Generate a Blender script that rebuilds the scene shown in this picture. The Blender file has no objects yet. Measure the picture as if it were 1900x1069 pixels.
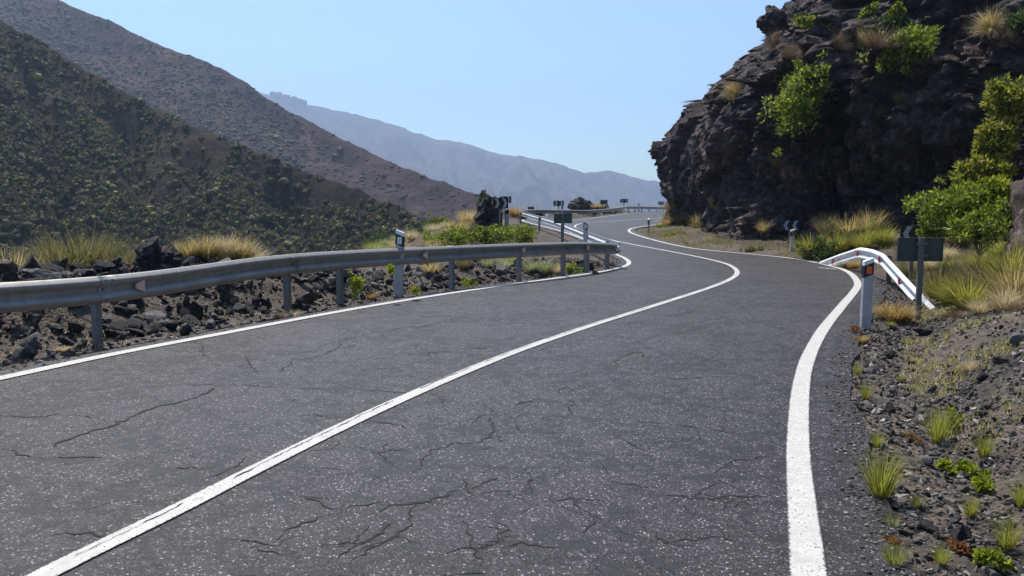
import bpy, math, random
import numpy as np
from mathutils import Vector, Matrix
from mathutils.bvhtree import BVHTree
from mathutils.geometry import delaunay_2d_cdt

rng = np.random.default_rng(7)
random.seed(7)
scene = bpy.context.scene
COL = scene.collection
R = math.radians

# ------------------------------------------------------------------ camera
F = 1450.0; HCAM = 1.7; TP = (534.5-385.0)/F; PITCH = math.atan(TP)
cam_d = bpy.data.cameras.new('camera'); cam = bpy.data.objects.new('camera', cam_d); COL.objects.link(cam)
cam_d.sensor_width = 36.0; cam_d.lens = F/1900*36; cam_d.clip_end = 20000; cam_d.clip_start = .05
cam.location = (0, 0, HCAM); cam.rotation_euler = (math.pi/2-PITCH, 0, 0)
scene.camera = cam
CP, SP = math.cos(PITCH), math.sin(PITCH)
def ray(u, v):
    x = (u-950)/F; y = -(v-534.5)/F
    return np.array([x, CP+y*SP, -SP+y*CP])
def at(u, v, Y):
    d = ray(u, v); return np.array([0, 0, HCAM])+d*(Y/d[1])
# road height
KY = np.array([-50, 24, 30, 36, 43, 48, 54, 60, 65, 72, 80, 95, 120, 200.])
KZ = np.array([0, 0, .06, .2, .42, .56, .73, .86, .96, 1.06, 1.12, 1.18, 1.2, 1.2])
def smooth(a, b, x):
    t = np.clip((x-a)/(b-a), 0, 1); return t*t*(3-2*t)
def Zr(X, Y):
    X = np.asarray(X, float); Y = np.asarray(Y, float)
    z = np.interp(Y, KY, KZ)
    sp = np.log1p(np.exp(np.clip(-X*1.5, -30, 12)))/1.5
    return z+.035*sp*(1-smooth(17, 26, Y))
def gp(u, v):
    d = ray(u, v)
    lo = None
    Ys = np.concatenate([np.arange(1.0, 30, .25), np.arange(30, 190, .5)])
    P = np.array([0, 0, HCAM])[None]+d[None]*(Ys/d[1])[:, None]
    g = P[:, 2]-Zr(P[:, 0], P[:, 1])
    i = np.argmax(g <= 0)
    if g[i] > 0: i = len(Ys)-1
    if i == 0: return P[0]
    t = g[i-1]/(g[i-1]-g[i]) if g[i] <= 0 else 1
    return P[i-1]*(1-t)+P[i]*t
def crom(P, n=8):
    P = np.array(P, float); out = []
    Q = np.vstack([2*P[0]-P[1], P, 2*P[-1]-P[-2]])
    for i in range(1, len(Q)-2):
        p0, p1, p2, p3 = Q[i-1:i+3]
        # centripetal-ish
        for t in np.arange(n)/n:
            out.append(.5*((2*p1)+(-p0+p2)*t+(2*p0-5*p1+4*p2-p3)*t*t+(-p0+3*p1-3*p2+p3)*t**3))
    out.append(P[-1]); return np.array(out)
def resample(P, step):
    P = np.asarray(P, float)
    L = np.concatenate([[0], np.cumsum(np.linalg.norm(np.diff(P[:, :2], axis=0), axis=1))])
    keep = np.concatenate([[True], np.diff(L) > 1e-6]); P = P[keep]; L = L[keep]
    n = max(2, int(L[-1]/step)+1); s = np.linspace(0, L[-1], n)
    return np.stack([np.interp(s, L, P[:, k]) for k in range(P.shape[1])], 1)

# ------------------------------------------------------------------ numpy noise
def _h(i, j, k, s):
    n = (i*374761393+j*668265263+k*2147483647+s*1274126177) & 0xffffffff
    n = ((n ^ (n >> 13))*1274126177) & 0xffffffff
    n = ((n ^ (n >> 16))*2246822519) & 0xffffffff
    return ((n ^ (n >> 15)) & 0xffffff)/float(0xffffff)
def vnoise(P, s=0):
    I = np.floor(P).astype(np.int64); f = P-I; f = f*f*f*(f*(f*6-15)+10)
    r = 0
    for a in (0, 1):
        for b in (0, 1):
            for c in (0, 1):
                w = (f[:, 0] if a else 1-f[:, 0])*(f[:, 1] if b else 1-f[:, 1])*(f[:, 2] if c else 1-f[:, 2])
                r = r+w*_h(I[:, 0]+a, I[:, 1]+b, I[:, 2]+c, s)
    return r*2-1
def fbm(P, o=4, s=0, g=.5):
    P = np.asarray(P, float); r = 0; a = 1; t = 0
    for k in range(o):
        r = r+a*vnoise(P*(2.03**k)+k*17.3, s+k); t += a; a *= g
    return r/t
def facet(P, s=0, tilt=.9):
    """random tilted plane in each voronoi cell: fractured rock"""
    I = np.floor(P).astype(np.int64); best = np.full(len(P), 9.); val = np.zeros(len(P))
    for a in (-1, 0, 1):
        for b in (-1, 0, 1):
            for c in (-1, 0, 1):
                J = I+np.array([a, b, c])
                fx = [_h(J[:, 0], J[:, 1], J[:, 2], s+q) for q in range(7)]
                D = P-(J+np.stack(fx[:3], 1))
                d = (D**2).sum(1)
                v = (fx[3]-.5)+tilt*((fx[4]-.5)*D[:, 0]+(fx[5]-.5)*D[:, 1]+(fx[6]-.5)*D[:, 2])*2
                m = d < best; best[m] = d[m]; val[m] = v[m]
    return val
def grid_noise(X, Y, sc, o=4, s=0):
    return fbm(np.stack([np.ravel(X)*sc, np.ravel(Y)*sc, np.zeros(np.size(X))], 1), o, s).reshape(np.shape(X))

# ------------------------------------------------------------------ mesh helpers
def tag(o, label=None, cat=None, group=None, kind=None):
    if label: o['label'] = label
    if cat: o['category'] = cat
    if group: o['group'] = group
    if kind: o['kind'] = kind
    return o
def link(name, me, parent=None, mats=None):
    o = bpy.data.objects.new(name, me); COL.objects.link(o)
    if parent: o.parent = parent
    for m in (mats or []): me.materials.append(m)
    return o
def empty(name, loc, rz=0, scale=1):
    o = bpy.data.objects.new(name, None); COL.objects.link(o); o.location = Vector([float(c) for c in loc])
    o.rotation_euler = (0, 0, rz); o.scale = (scale,)*3; o.empty_display_size = .2
    return o
def npmesh(name, V, Fq, smooth_=False, mi=None, uv=None):
    V = np.asarray(V, np.float32); Fq = np.asarray(Fq, np.int32)
    me = bpy.data.meshes.new(name); me.vertices.add(len(V)); me.vertices.foreach_set('co', V.ravel())
    k = Fq.shape[1]
    me.loops.add(Fq.size); me.loops.foreach_set('vertex_index', Fq.ravel())
    me.polygons.add(len(Fq)); me.polygons.foreach_set('loop_start', np.arange(len(Fq), dtype=np.int32)*k)
    if smooth_: me.polygons.foreach_set('use_smooth', np.ones(len(Fq), bool))
    if mi is not None: me.polygons.foreach_set('material_index', np.asarray(mi, np.int32))
    if uv is not None:
        l = me.uv_layers.new(name='UVMap'); l.data.foreach_set('uv', np.asarray(uv, np.float32)[Fq.ravel()].ravel())
    me.update(calc_edges=True); me.validate(); return me
def pymesh(name, V, Fs, smooth_=False):
    me = bpy.data.meshes.new(name); me.from_pydata([tuple(map(float, v)) for v in V], [], Fs)
    if smooth_: me.polygons.foreach_set('use_smooth', [True]*len(Fs))
    me.update(); return me
def gridfaces(nr, nc):
    i = np.arange(nr-1)[:, None]*nc+np.arange(nc-1)[None]
    i = i.ravel(); return np.stack([i, i+1, i+nc+1, i+nc], 1)
class MB:
    def __init__(s): s.V = []; s.F = []
    def add(s, V, Fs):
        b = len(s.V); s.V += [tuple(map(float, v)) for v in V]; s.F += [tuple(b+i for i in f) for f in Fs]
    def box(s, c, d, rz=0, bev=0):
        x, y, z = [q/2 for q in d]; V = []
        cr, sr = math.cos(rz), math.sin(rz)
        if bev <= 0:
            for dz in (-z, z):
                for dx, dy in ((-x, -y), (x, -y), (x, y), (-x, y)):
                    V.append((c[0]+dx*cr-dy*sr, c[1]+dx*sr+dy*cr, c[2]+dz))
            s.add(V, [(3, 2, 1, 0), (4, 5, 6, 7), (0, 1, 5, 4), (1, 2, 6, 5), (2, 3, 7, 6), (3, 0, 4, 7)])
        else:
            b = bev
            ring = [(-x+b, -y), (x-b, -y), (x, -y+b), (x, y-b), (x-b, y), (-x+b, y), (-x, y-b), (-x, -y+b)]
            for dz in (-z, z):
                for dx, dy in ring: V.append((c[0]+dx*cr-dy*sr, c[1]+dx*sr+dy*cr, c[2]+dz))
            s.add(V, [tuple(range(7, -1, -1)), tuple(range(8, 16))]+[(i, (i+1) % 8, 8+(i+1) % 8, 8+i) for i in range(8)])
    def prism(s, poly, y0, y1):
        """polygon in xz (ccw seen from -y), extruded in y"""
        n = len(poly); V = [(p[0], y0, p[1]) for p in poly]+[(p[0], y1, p[1]) for p in poly]
        s.add(V, [tuple(range(n)), tuple(range(2*n-1, n-1, -1))]+[(i, n+i, n+(i+1) % n, (i+1) % n) for i in range(n)])
    def tube(s, pts, rads, seg=6):
        pts = [Vector([float(c) for c in p]) for p in pts]; V = []; Fs = []
        for i, p in enumerate(pts):
            t = (pts[min(i+1, len(pts)-1)]-pts[max(i-1, 0)]).normalized()
            a = t.orthogonal().normalized(); b = t.cross(a)
            for k in range(seg):
                q = 2*math.pi*k/seg; V.append(p+(a*math.cos(q)+b*math.sin(q))*rads[i])
        for i in range(len(pts)-1):
            for k in range(seg):
                Fs.append((i*seg+k, i*seg+(k+1) % seg, (i+1)*seg+(k+1) % seg, (i+1)*seg+k))
        Fs.append(tuple(range(seg-1, -1, -1))); Fs.append(tuple((len(pts)-1)*seg+k for k in range(seg)))
        s.add(V, Fs)
    def build(s, name, mat, parent=None, sm=False):
        me = pymesh(name, s.V, s.F, sm); return link(name, me, parent, [mat])

# ------------------------------------------------------------------ materials
class NT:
    def __init__(s, name):
        s.m = bpy.data.materials.new(name); s.m.use_nodes = True; s.t = s.m.node_tree
        s.t.nodes.clear(); s.out = s.t.nodes.new('ShaderNodeOutputMaterial')
    def n(s, ty, **kw):
        nd = s.t.nodes.new(ty)
        for k, v in kw.items():
            if k.startswith('i_'):
                key = k[2:].replace('_', ' '); key = int(key) if key.isdigit() else key
                s.put(nd.inputs[key], v)
            else: setattr(nd, k, v)
        return nd
    def put(s, inp, v):
        if isinstance(v, bpy.types.NodeSocket): s.t.links.new(v, inp)
        elif isinstance(v, (tuple, list)) and len(v) == 3 and inp.type == 'RGBA': inp.default_value = (*v, 1)
        else: inp.default_value = v
    def co(s): return s.n('ShaderNodeTexCoord').outputs['Object']
    def noise(s, sc, det=4, rough=.55, vec=None, dist=0):
        nd = s.n('ShaderNodeTexNoise'); nd.inputs['Scale'].default_value = sc; nd.inputs['Detail'].default_value = det
        nd.inputs['Roughness'].default_value = rough; nd.inputs['Distortion'].default_value = dist
        s.put(nd.inputs['Vector'], vec if vec is not None else s.co()); return nd.outputs['Fac']
    def voro(s, sc, feat='F1', vec=None, rnd=1, out='Distance'):
        nd = s.n('ShaderNodeTexVoronoi', feature=feat); nd.inputs['Scale'].default_value = sc
        nd.inputs['Randomness'].default_value = rnd
        s.put(nd.inputs['Vector'], vec if vec is not None else s.co()); return nd.outputs[out]
    def ramp(s, fac, stops, interp='LINEAR'):
        nd = s.n('ShaderNodeValToRGB'); cr = nd.color_ramp; cr.interpolation = interp
        while len(cr.elements) < len(stops): cr.elements.new(.5)
        for e, (p, c) in zip(cr.elements, stops):
            e.position = p; e.color = (*c, 1) if isinstance(c, (tuple, list)) else (c, c, c, 1)
        s.put(nd.inputs[0], fac); return nd.outputs['Color']
    def mix(s, f, a, b, mode='MIX'):
        nd = s.n('ShaderNodeMix', data_type='RGBA', blend_type=mode)
        s.put(nd.inputs[0], f); s.put(nd.inputs[6], a); s.put(nd.inputs[7], b); return nd.outputs[2]
    def math(s, op, a, b=0, c=0, clamp=False):
        nd = s.n('ShaderNodeMath', operation=op, use_clamp=clamp); s.put(nd.inputs[0], a); s.put(nd.inputs[1], b)
        s.put(nd.inputs[2], c); return nd.outputs[0]
    def bump(s, h, strength=.5, dist=.02, nrm=None):
        nd = s.n('ShaderNodeBump'); s.put(nd.inputs['Height'], h)
        nd.inputs['Strength'].default_value = strength; nd.inputs['Distance'].default_value = dist
        if nrm is not None: s.put(nd.inputs['Normal'], nrm)
        return nd.outputs['Normal']
    def pbr(s, col, rough=.8, metal=0, nrm=None, spec=.5):
        nd = s.n('ShaderNodeBsdfPrincipled'); s.put(nd.inputs['Base Color'], col); s.put(nd.inputs['Roughness'], rough)
        s.put(nd.inputs['Metallic'], metal); s.put(nd.inputs['Specular IOR Level'], spec)
        if nrm is not None: s.put(nd.inputs['Normal'], nrm)
        s.t.links.new(nd.outputs[0], s.out.inputs[0]); return nd
    def stretch(s, vec, rot, sc):
        nd = s.n('ShaderNodeMapping'); s.put(nd.inputs['Vector'], vec); nd.inputs['Rotation'].default_value = rot
        nd.inputs['Scale'].default_value = sc; return nd.outputs[0]

def mat_asphalt():
    a = NT('asphalt')
    big = a.noise(.28, 4, .6); mid = a.noise(1.7, 5, .65); fine = a.noise(60, 4, .8)
    base = a.ramp(big, [(.3, (.0120, .0100, .0113)), (.7, (.0215, .0178, .0200))])
    base = a.mix(a.ramp(mid, [(.38, 0.), (.68, .6)]), base, (.0255, .0210, .0235))
    # oily wear in patches
    base = a.mix(a.ramp(a.noise(.55, 5, .7, dist=1.2), [(.54, 0.), (.68, .45)]), base, (.014, .0135, .015))
    def cells(sc):
        nd = a.n('ShaderNodeTexVoronoi'); nd.inputs['Scale'].default_value = sc; a.put(nd.inputs['Vector'], a.co())
        sel = a.n('ShaderNodeSeparateColor'); a.put(sel.inputs[0], nd.outputs['Color']); return nd.outputs['Distance'], sel.outputs[0]
    d1, c1 = cells(115); d2, c2 = cells(62)
    base = a.mix(1., base, a.ramp(c1, [(0., .22), (.5, .80), (.80, 1.8), (.93, 3.4), (1., 9.)]), 'MULTIPLY')
    sp = a.math('MULTIPLY', a.math('GREATER_THAN', c2, .90), a.math('LESS_THAN', d2, .38))
    base = a.mix(a.math('MULTIPLY', sp, .8), base, (.34, .33, .325))
    vm = a.n('ShaderNodeVectorMath', operation='MULTIPLY_ADD')
    nn = a.n('ShaderNodeTexNoise'); nn.inputs['Scale'].default_value = 3.4; nn.inputs['Detail'].default_value = 8; nn.inputs['Roughness'].default_value = .68
    a.put(nn.inputs['Vector'], a.co()); a.put(vm.inputs[0], nn.outputs['Color']); vm.inputs[1].default_value = (.75, .75, .75); a.put(vm.inputs[2], a.co())
    hair = None
    for sc, wd, lo, hi in ((.75, .028, .30, .46), (1.9, .046, .42, .55), (4.2, .060, .54, .63)):
        e = a.voro(sc, 'DISTANCE_TO_EDGE', vm.outputs[0])
        h_ = a.math('LESS_THAN', e, a.math('MULTIPLY', a.ramp(a.noise(.5 if sc < 1 else .8, 3), [(lo, 0.), (hi, 1.)]), wd))
        hair = h_ if hair is None else a.math('MAXIMUM', hair, h_)
    hair = a.math('MULTIPLY', hair, a.ramp(a.noise(7, 3, .6), [(.40, 0.), (.50, 1.)]))
    base = a.mix(a.math('MULTIPLY', hair, .9), base, (.006, .006, .0065))
    h = a.math('SUBTRACT', a.math('ADD', fine, a.math('MULTIPLY', d1, -.6)), a.math('MULTIPLY', hair, 1.5))
    a.pbr(base, a.ramp(fine, [(.3, .70), (.7, .46)]), 0, a.bump(h, .6, .006), .38); return a.m
def mat_paint():
    a = NT('road_paint'); uv = a.n('ShaderNodeUVMap').outputs[0]
    sx = a.n('ShaderNodeSeparateXYZ'); a.put(sx.inputs[0], uv)
    d = a.math('ABSOLUTE', a.math('SUBTRACT', sx.outputs[0], .5))
    n1 = a.noise(60, 4, .75); n2 = a.noise(9, 4, .6)
    edge = a.math('ADD', d, a.math('MULTIPLY', a.math('SUBTRACT', n1, .5), .35))
    wear = a.math('GREATER_THAN', edge, .455)
    spots = a.math('GREATER_THAN', a.math('ADD', n1, a.math('MULTIPLY', n2, .35)), .79)
    m = a.math('MAXIMUM', wear, spots)
    tone = a.ramp(n2, [(.3, (.40, .385, .36)), (.7, (.56, .545, .515))])
    tone = a.mix(.5, tone, a.ramp(a.noise(120, 2), [(.3, .75), (.6, 1.)]), 'MULTIPLY')
    col = a.mix(m, tone, (.07, .067, .072))
    a.pbr(col, .6, 0, a.bump(n1, .3, .004)); return a.m
def mat_simple(name, c, rough=.6, metal=0, var=.25, sc=8, bump=0, spec=.5):
    a = NT(name); f = a.noise(sc, 5, .6)
    lo = tuple(x*(1-var) for x in c); hi = tuple(min(1, x*(1+var)) for x in c)
    a.pbr(a.ramp(f, [(.3, lo), (.7, hi)]), rough, metal, a.bump(f, bump, .01) if bump else None, spec); return a.m
def mat_metal(name, c, rough=.42, metal=.55, streak=True):
    a = NT(name); v = a.co()
    f = a.noise(3, 5, .65); f2 = a.noise(1, 4, .6, a.stretch(v, (0, 0, 0), (14, 14, 1.2))); f3 = a.noise(40, 3)
    lo = tuple(x*.72 for x in c)
    col = a.mix(a.ramp(f, [(.35, 0.), (.7, .7)]), c, lo)
    col = a.mix(a.ramp(f2, [(.5, 0.), (.72, .45)]), col, (c[0]*.5, c[1]*.44, c[2]*.38))
    col = a.mix(.3, col, a.ramp(f3, [(.3, .6), (.7, 1.)]), 'MULTIPLY')
    a.pbr(col, a.ramp(f, [(.3, rough), (.7, min(1, rough+.25))]), metal, a.bump(f, .15, .01)); return a.m
def mat_rock(name, c1, c2, c3, sc=1.0, bump=.8, bdist=.06):
    a = NT(name); v = a.co()
    f = a.noise(.45*sc, 6, .62, dist=.6); g = a.noise(4*sc, 8, .68); v1 = a.voro(5*sc, 'F1', None); p = a.noise(22*sc, 4, .65)
    col = a.ramp(f, [(.30, c1), (.52, c2), (.72, c3)])
    col = a.mix(a.ramp(g, [(.40, .8), (.62, 0.)]), col, tuple(x*.45 for x in c1))
    col = a.mix(a.ramp(g, [(.56, 0.), (.72, .6)]), col, tuple(min(1, x*1.7) for x in c3))
    col = a.mix(.6, col, a.ramp(p, [(.3, .5), (.65, 1.)]), 'MULTIPLY')
    h = a.math('ADD', a.math('ADD', g, a.math('MULTIPLY', p, .35)), a.math('MULTIPLY', v1, -.35))
    a.pbr(col, .88, 0, a.bump(h, bump, bdist), .3); return a.m
def mat_leaf(name, stops, trans=.4, rough=.55):
    a = NT(name); g = a.n('ShaderNodeNewGeometry'); oi = a.n('ShaderNodeObjectInfo')
    f = a.math('ADD', a.math('MULTIPLY', g.outputs['Random Per Island'], .8), a.math('MULTIPLY', oi.outputs['Random'], .2))
    col = a.ramp(f, stops)
    p = a.pbr(col, rough, 0, None, .35)
    tr = a.n('ShaderNodeBsdfTranslucent')
    hs = a.n('ShaderNodeHueSaturation'); hs.inputs['Saturation'].default_value = 1.05; hs.inputs['Value'].default_value = 1.5
    a.put(hs.inputs['Color'], col); a.put(tr.inputs['Color'], hs.outputs[0])
    mx = a.n('ShaderNodeMixShader'); mx.inputs[0].default_value = trans
    a.t.links.new(p.outputs[0], mx.inputs[1]); a.t.links.new(tr.outputs[0], mx.inputs[2]); a.t.links.new(mx.outputs[0], a.out.inputs[0])
    return a.m
def mat_terrain():
    a = NT('verge_ground'); v = a.co()
    f = a.noise(.5, 5, .6); g = a.noise(6, 7, .7); vo = a.voro(22, 'F1'); vo2 = a.n('ShaderNodeTexVoronoi'); vo2.inputs['Scale'].default_value = 28
    a.put(vo2.inputs['Vector'], v)
    col = a.ramp(f, [(.33, (.046, .036, .029)), (.52, (.098, .074, .056)), (.72, (.17, .125, .090))])
    st = a.n('ShaderNodeSeparateColor'); a.put(st.inputs[0], vo2.outputs['Color'])
    stone = a.math('MULTIPLY', a.math('GREATER_THAN', st.outputs[0], .55), a.math('LESS_THAN', vo2.outputs['Distance'], .42))
    col = a.mix(a.math('MULTIPLY', stone, .6), col, a.ramp(st.outputs[1], [(0., (.05, .05, .05)), (1., (.24, .23, .215))]))
    col = a.mix(a.ramp(g, [(.35, .7), (.6, 0.)]), col, (.022, .020, .020))
    h = a.math('ADD', g, a.math('MULTIPLY', vo, -.8))
    a.pbr(col, .9, 0, a.bump(h, .9, .03), .3); return a.m
def mat_hill(name, stops, soft, sc=1.):
    a = NT(name)
    f = a.noise(.012*sc, 6, .6); g = a.noise(.12*sc, 8, .72); k = a.noise(.8*sc, 5, .7)
    col = a.ramp(f, stops)
    col = a.mix(a.ramp(g, [(.42, .75), (.6, 0.)]), col, soft)
    col = a.mix(.7, col, a.ramp(k, [(.3, .45), (.68, 1.25)]), 'MULTIPLY')
    h = a.math('ADD', g, a.math('MULTIPLY', k, .3))
    a.pbr(col, .95, 0, a.bump(h, .8, 2.5/sc), .1); return a.m

M = {}
M['asphalt'] = mat_asphalt(); M['paint'] = mat_paint()
M['crack'] = mat_simple('crack_tar', (.010, .010, .011), .9)
M['terrain'] = mat_terrain()
M['rail'] = mat_metal('galvanised_steel', (.37, .355, .33), .38, .4)
M['railsunlit'] = mat_metal('sunlit_white_steel', (.80, .80, .78), .5, .1)  # paler copy of the rail steel, its sunlit brightness put into the colour
M['post'] = mat_metal('post_steel', (.25, .24, .23), .6, .25)
M['plastic'] = mat_simple('white_plastic', (.40, .385, .39), .6, 0, .14, 9)
M['cap'] = mat_simple('white_cap', (.80, .80, .79), .5, 0, .06, 12)
M['black'] = mat_simple('black_plastic', (.015, .015, .017), .45)
M['orange'] = mat_simple('orange_reflector', (.75, .13, .03), .25, 0, .05)
M['redref'] = mat_simple('red_reflector', (.55, .04, .08), .3, 0, .05)
M['whiteref'] = mat_simple('white_reflector', (.75, .75, .78), .3, 0, .05)
M['peach'] = mat_simple('peach_reflector', (.78, .52, .40), .35, 0, .08)
M['signback'] = mat_metal('sign_back_paint', (.065, .08, .075), .55, .15)
M['signpost'] = mat_metal('sign_post_steel', (.17, .18, .165), .55, .3)
M['signblack'] = mat_simple('sign_black', (.013, .014, .018), .5)
M['signwhite'] = mat_simple('sign_white', (.40, .40, .43), .5, 0, .06)
M['cliff'] = mat_rock('cliff_rock', (.042, .034, .038), (.088, .068, .070), (.24, .165, .14), .8, 1., .16)
M['rockdark'] = mat_rock('lava_rock', (.030, .028, .030), (.055, .050, .050), (.10, .092, .086), 2.2, .8, .03)
M['rockgrey'] = mat_rock('grey_rock', (.11, .106, .104), (.20, .19, .182), (.33, .315, .30), 2.2, .7, .025)
M['rockbrown'] = mat_rock('brown_rock', (.055, .04, .034), (.11, .08, .066), (.22, .165, .14), 1.6, .8, .03)
M['gravel'] = None
def mat_gravel():
    a = NT('gravel_stone'); g = a.n('ShaderNodeNewGeometry')
    c = a.ramp(g.outputs['Random Per Island'], [(0., (.028, .025, .024)), (.45, (.062, .054, .049)), (.85, (.14, .125, .112)), (1., (.36, .34, .31))])
    c = a.mix(.6, c, a.ramp(a.noise(30, 4), [(.3, .55), (.65, 1.)]), 'MULTIPLY')
    a.pbr(c, .85, 0, a.bump(a.noise(60, 4), .5, .006), .3); return a.m
M['gravel'] = mat_gravel()
M['rubble'] = mat_rock('rubble_stone', (.020, .018, .018), (.06, .056, .054), (.26, .245, .23), 2.5, .8, .03)
M['green'] = mat_leaf('leaf_green', [(0., (.03, .045, .010)), (.35, (.09, .125, .018)), (.8, (.26, .31, .035)), (.95, (.44, .44, .08)), (1., (.30, .20, .08))], .42)
M['darkgreen'] = mat_leaf('leaf_dark', [(0., (.018, .038, .010)), (.5, (.042, .075, .018)), (1., (.09, .12, .03))], .35)
M['yellowgreen'] = mat_leaf('leaf_yellow_green', [(0., (.08, .11, .012)), (.5, (.20, .24, .022)), (1., (.38, .38, .05))], .45)
M['rusty'] = mat_leaf('leaf_mixed', [(0., (.05, .06, .015)), (.4, (.16, .18, .03)), (.8, (.36, .34, .05)), (1., (.36, .17, .05))], .42)
M['redplant'] = mat_leaf('leaf_red', [(0., (.07, .09, .03)), (.5, (.22, .09, .04)), (1., (.35, .14, .07))], .35)
M['gold'] = mat_leaf('grass_gold', [(0., (.15, .115, .045)), (.5, (.36, .28, .115)), (1., (.62, .52, .27))], .42)
M['amber'] = mat_leaf('grass_amber', [(0., (.14, .09, .03)), (.5, (.33, .22, .08)), (1., (.52, .38, .15))], .42)
M['straw'] = mat_leaf('grass_straw', [(0., (.22, .17, .10)), (.5, (.46, .38, .22)), (1., (.68, .60, .40))], .4)
M['limegrass'] = mat_leaf('grass_lime', [(0., (.09, .10, .018)), (.5, (.24, .245, .04)), (1., (.44, .40, .11))], .45)
M['olivegrass'] = mat_leaf('grass_olive', [(0., (.06, .058, .025)), (.5, (.14, .13, .05)), (1., (.28, .24, .11))], .4)
M['palegrass'] = mat_leaf('grass_pale', [(0., (.10, .12, .05)), (.5, (.24, .27, .12)), (1., (.46, .46, .26))], .42)
M['drybrown'] = mat_leaf('brush_brown', [(0., (.07, .045, .03)), (.5, (.15, .10, .06)), (1., (.27, .19, .12))], .3)
M['bark'] = mat_simple('bark', (.11, .085, .065), .9, 0, .35, 20, .5)
M['hillshrub'] = mat_leaf('hill_shrub', [(0., (.011, .011, .004)), (.5, (.036, .036, .009)), (.82, (.11, .105, .020)), (1., (.32, .30, .05))], .2, .8)
M['hillshrubfar'] = mat_leaf('hill_shrub_far', [(0., (.012, .012, .007)), (.6, (.026, .026, .011)), (1., (.070, .068, .022))], .15, .8)
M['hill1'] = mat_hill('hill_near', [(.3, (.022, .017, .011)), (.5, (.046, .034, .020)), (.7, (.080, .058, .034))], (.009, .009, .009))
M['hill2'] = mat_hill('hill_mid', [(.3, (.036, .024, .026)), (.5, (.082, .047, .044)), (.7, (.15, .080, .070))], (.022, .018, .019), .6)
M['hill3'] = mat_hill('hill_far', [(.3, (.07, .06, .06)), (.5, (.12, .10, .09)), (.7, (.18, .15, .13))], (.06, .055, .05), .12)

# ------------------------------------------------------------------ road lines traced on the ground
def ext(P, tail0=None, tail1=None):
    P = list(P)
    if tail0 is not None: P = list(tail0)+P
    if tail1 is not None: P = P+list(tail1)
    return P
def proj_line(px, n=6):
    c = crom(px, n); return np.array([gp(*q)[:2] for q in c])
left_px = [(-900, 905), (-500, 812), (0, 703), (200, 660), (400, 622), (600, 584), (750, 558), (900, 535), (1000, 521), (1100, 507), (1150, 497.5), (1167, 489), (1160, 480), (1142, 472)]
Lw = proj_line(left_px)
Lw = np.vstack([[-9, -1.5], [-7.6, 1.2], Lw])
Lmid = crom([tuple(Lw[-1]), (3.75, 30.5), (3.5, 35), (2.9, 41), (2.0, 47), (1.1, 52.5), (.75, 55.5), (1.0, 57.5), tuple(gp(1000, 408.8)[:2])], 8)
Lfar = np.array([gp(*q)[:2] for q in crom([(1000, 408.8), (1060, 408), (1100, 404.5), (1120, 402), (1145, 398.6), (1165, 396), (1190, 394.3), (1215, 393.2), (1235, 392.8)], 5)])
Lline = np.vstack([Lw, Lmid[1:], Lfar[1:], [[30, 112], [40, 122]]])
cen_px = [(-1300, 1900), (-500, 1385), (80, 1069), (300, 962), (500, 859), (700, 762), (900, 675), (1050, 620), (1200, 572), (1300, 540), (1350, 521), (1368, 507), (1355, 493), (1320, 482.5), (1250, 468), (1180, 455), (1120, 442.5), (1085, 432), (1068, 423), (1069, 418), (1085, 414), (1130, 411), (1215, 405), (1240, 403)]
Cline = proj_line(cen_px); Cline = np.vstack([Cline, [[22, 82], [38, 108]]])
right_px = [(1560, 1900), (1525, 1350), (1500, 1069), (1489, 950), (1481, 850), (1483, 750), (1494, 680), (1522, 620), (1560, 571), (1586, 540), (1591, 524), (1572, 504), (1530, 491), (1470, 480), (1400, 472.5), (1300, 463), (1250, 454.5), (1205, 443.5), (1175, 434), (1167, 428.5), (1174, 423.5), (1203, 419)]
Rline = proj_line(right_px); Rline = np.vstack([[1.7, -3], Rline, [[12.5, 56], [22, 68], [42, 92]]])
Lline = resample(Lline, .18); Cline = resample(Cline, .18); Rline = resample(Rline, .18)
def sm_poly(P, k):
    Q = P.copy()
    for _ in range(k): Q[1:-1] = .25*Q[:-2]+.5*Q[1:-1]+.25*Q[2:]
    return Q
Lline = sm_poly(Lline, 3); Cline = sm_poly(Cline, 3); Rline = sm_poly(Rline, 3)
def normals(P):
    T = np.gradient(P, axis=0); T /= np.linalg.norm(T, axis=1)[:, None]+1e-9
    return np.stack([-T[:, 1], T[:, 0]], 1)     # left of travel
NL, NR = normals(Lline), normals(Rline)
sL = np.arange(len(Lline))*.18; sR = np.arange(len(Rline))*.18
jit = lambda s, sd: fbm(np.stack([s*1.3, s*0+sd, s*0], 1), 5, 3, .6)
wid = .44+.10*smooth(7, 12, Rline[:, 1])-.2*smooth(18, 22, Rline[:, 1])
RE = Rline-NR*(wid+.12*jit(sR, 9.7))[:, None]
LE = Lline+NL*(.26+.09*jit(sL, 4.4))[:, None]
LE = sm_poly(LE, 1); RE = sm_poly(RE, 1)
RD_L = resample(LE, .35); RD_R = resample(RE, .35)
poly = np.vstack([LE, RE[::-1]])
def inside(px, py, poly):
    c = np.zeros(px.shape, bool); n = len(poly)
    for i in range(n):
        x0, y0 = poly[i]; x1, y1 = poly[(i+1) % n]
        if y0 == y1: continue
        m = ((y0 > py) != (y1 > py)) & (px < (x1-x0)*(py-y0)/(y1-y0)+x0)
        c ^= m
    return c
def pdist(px, py, P):
    best = np.full(px.shape, 1e9)
    for i in range(len(P)-1):
        a = P[i]; d = P[i+1]-a; L = d@d
        if L < 1e-12: continue
        t = np.clip(((px-a[0])*d[0]+(py-a[1])*d[1])/L, 0, 1)
        q = (px-a[0]-t*d[0])**2+(py-a[1]-t*d[1])**2
        best = np.minimum(best, q)
    return np.sqrt(best)
pp = resample(np.vstack([poly, poly[:1]]), .3)[:-1]
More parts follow.
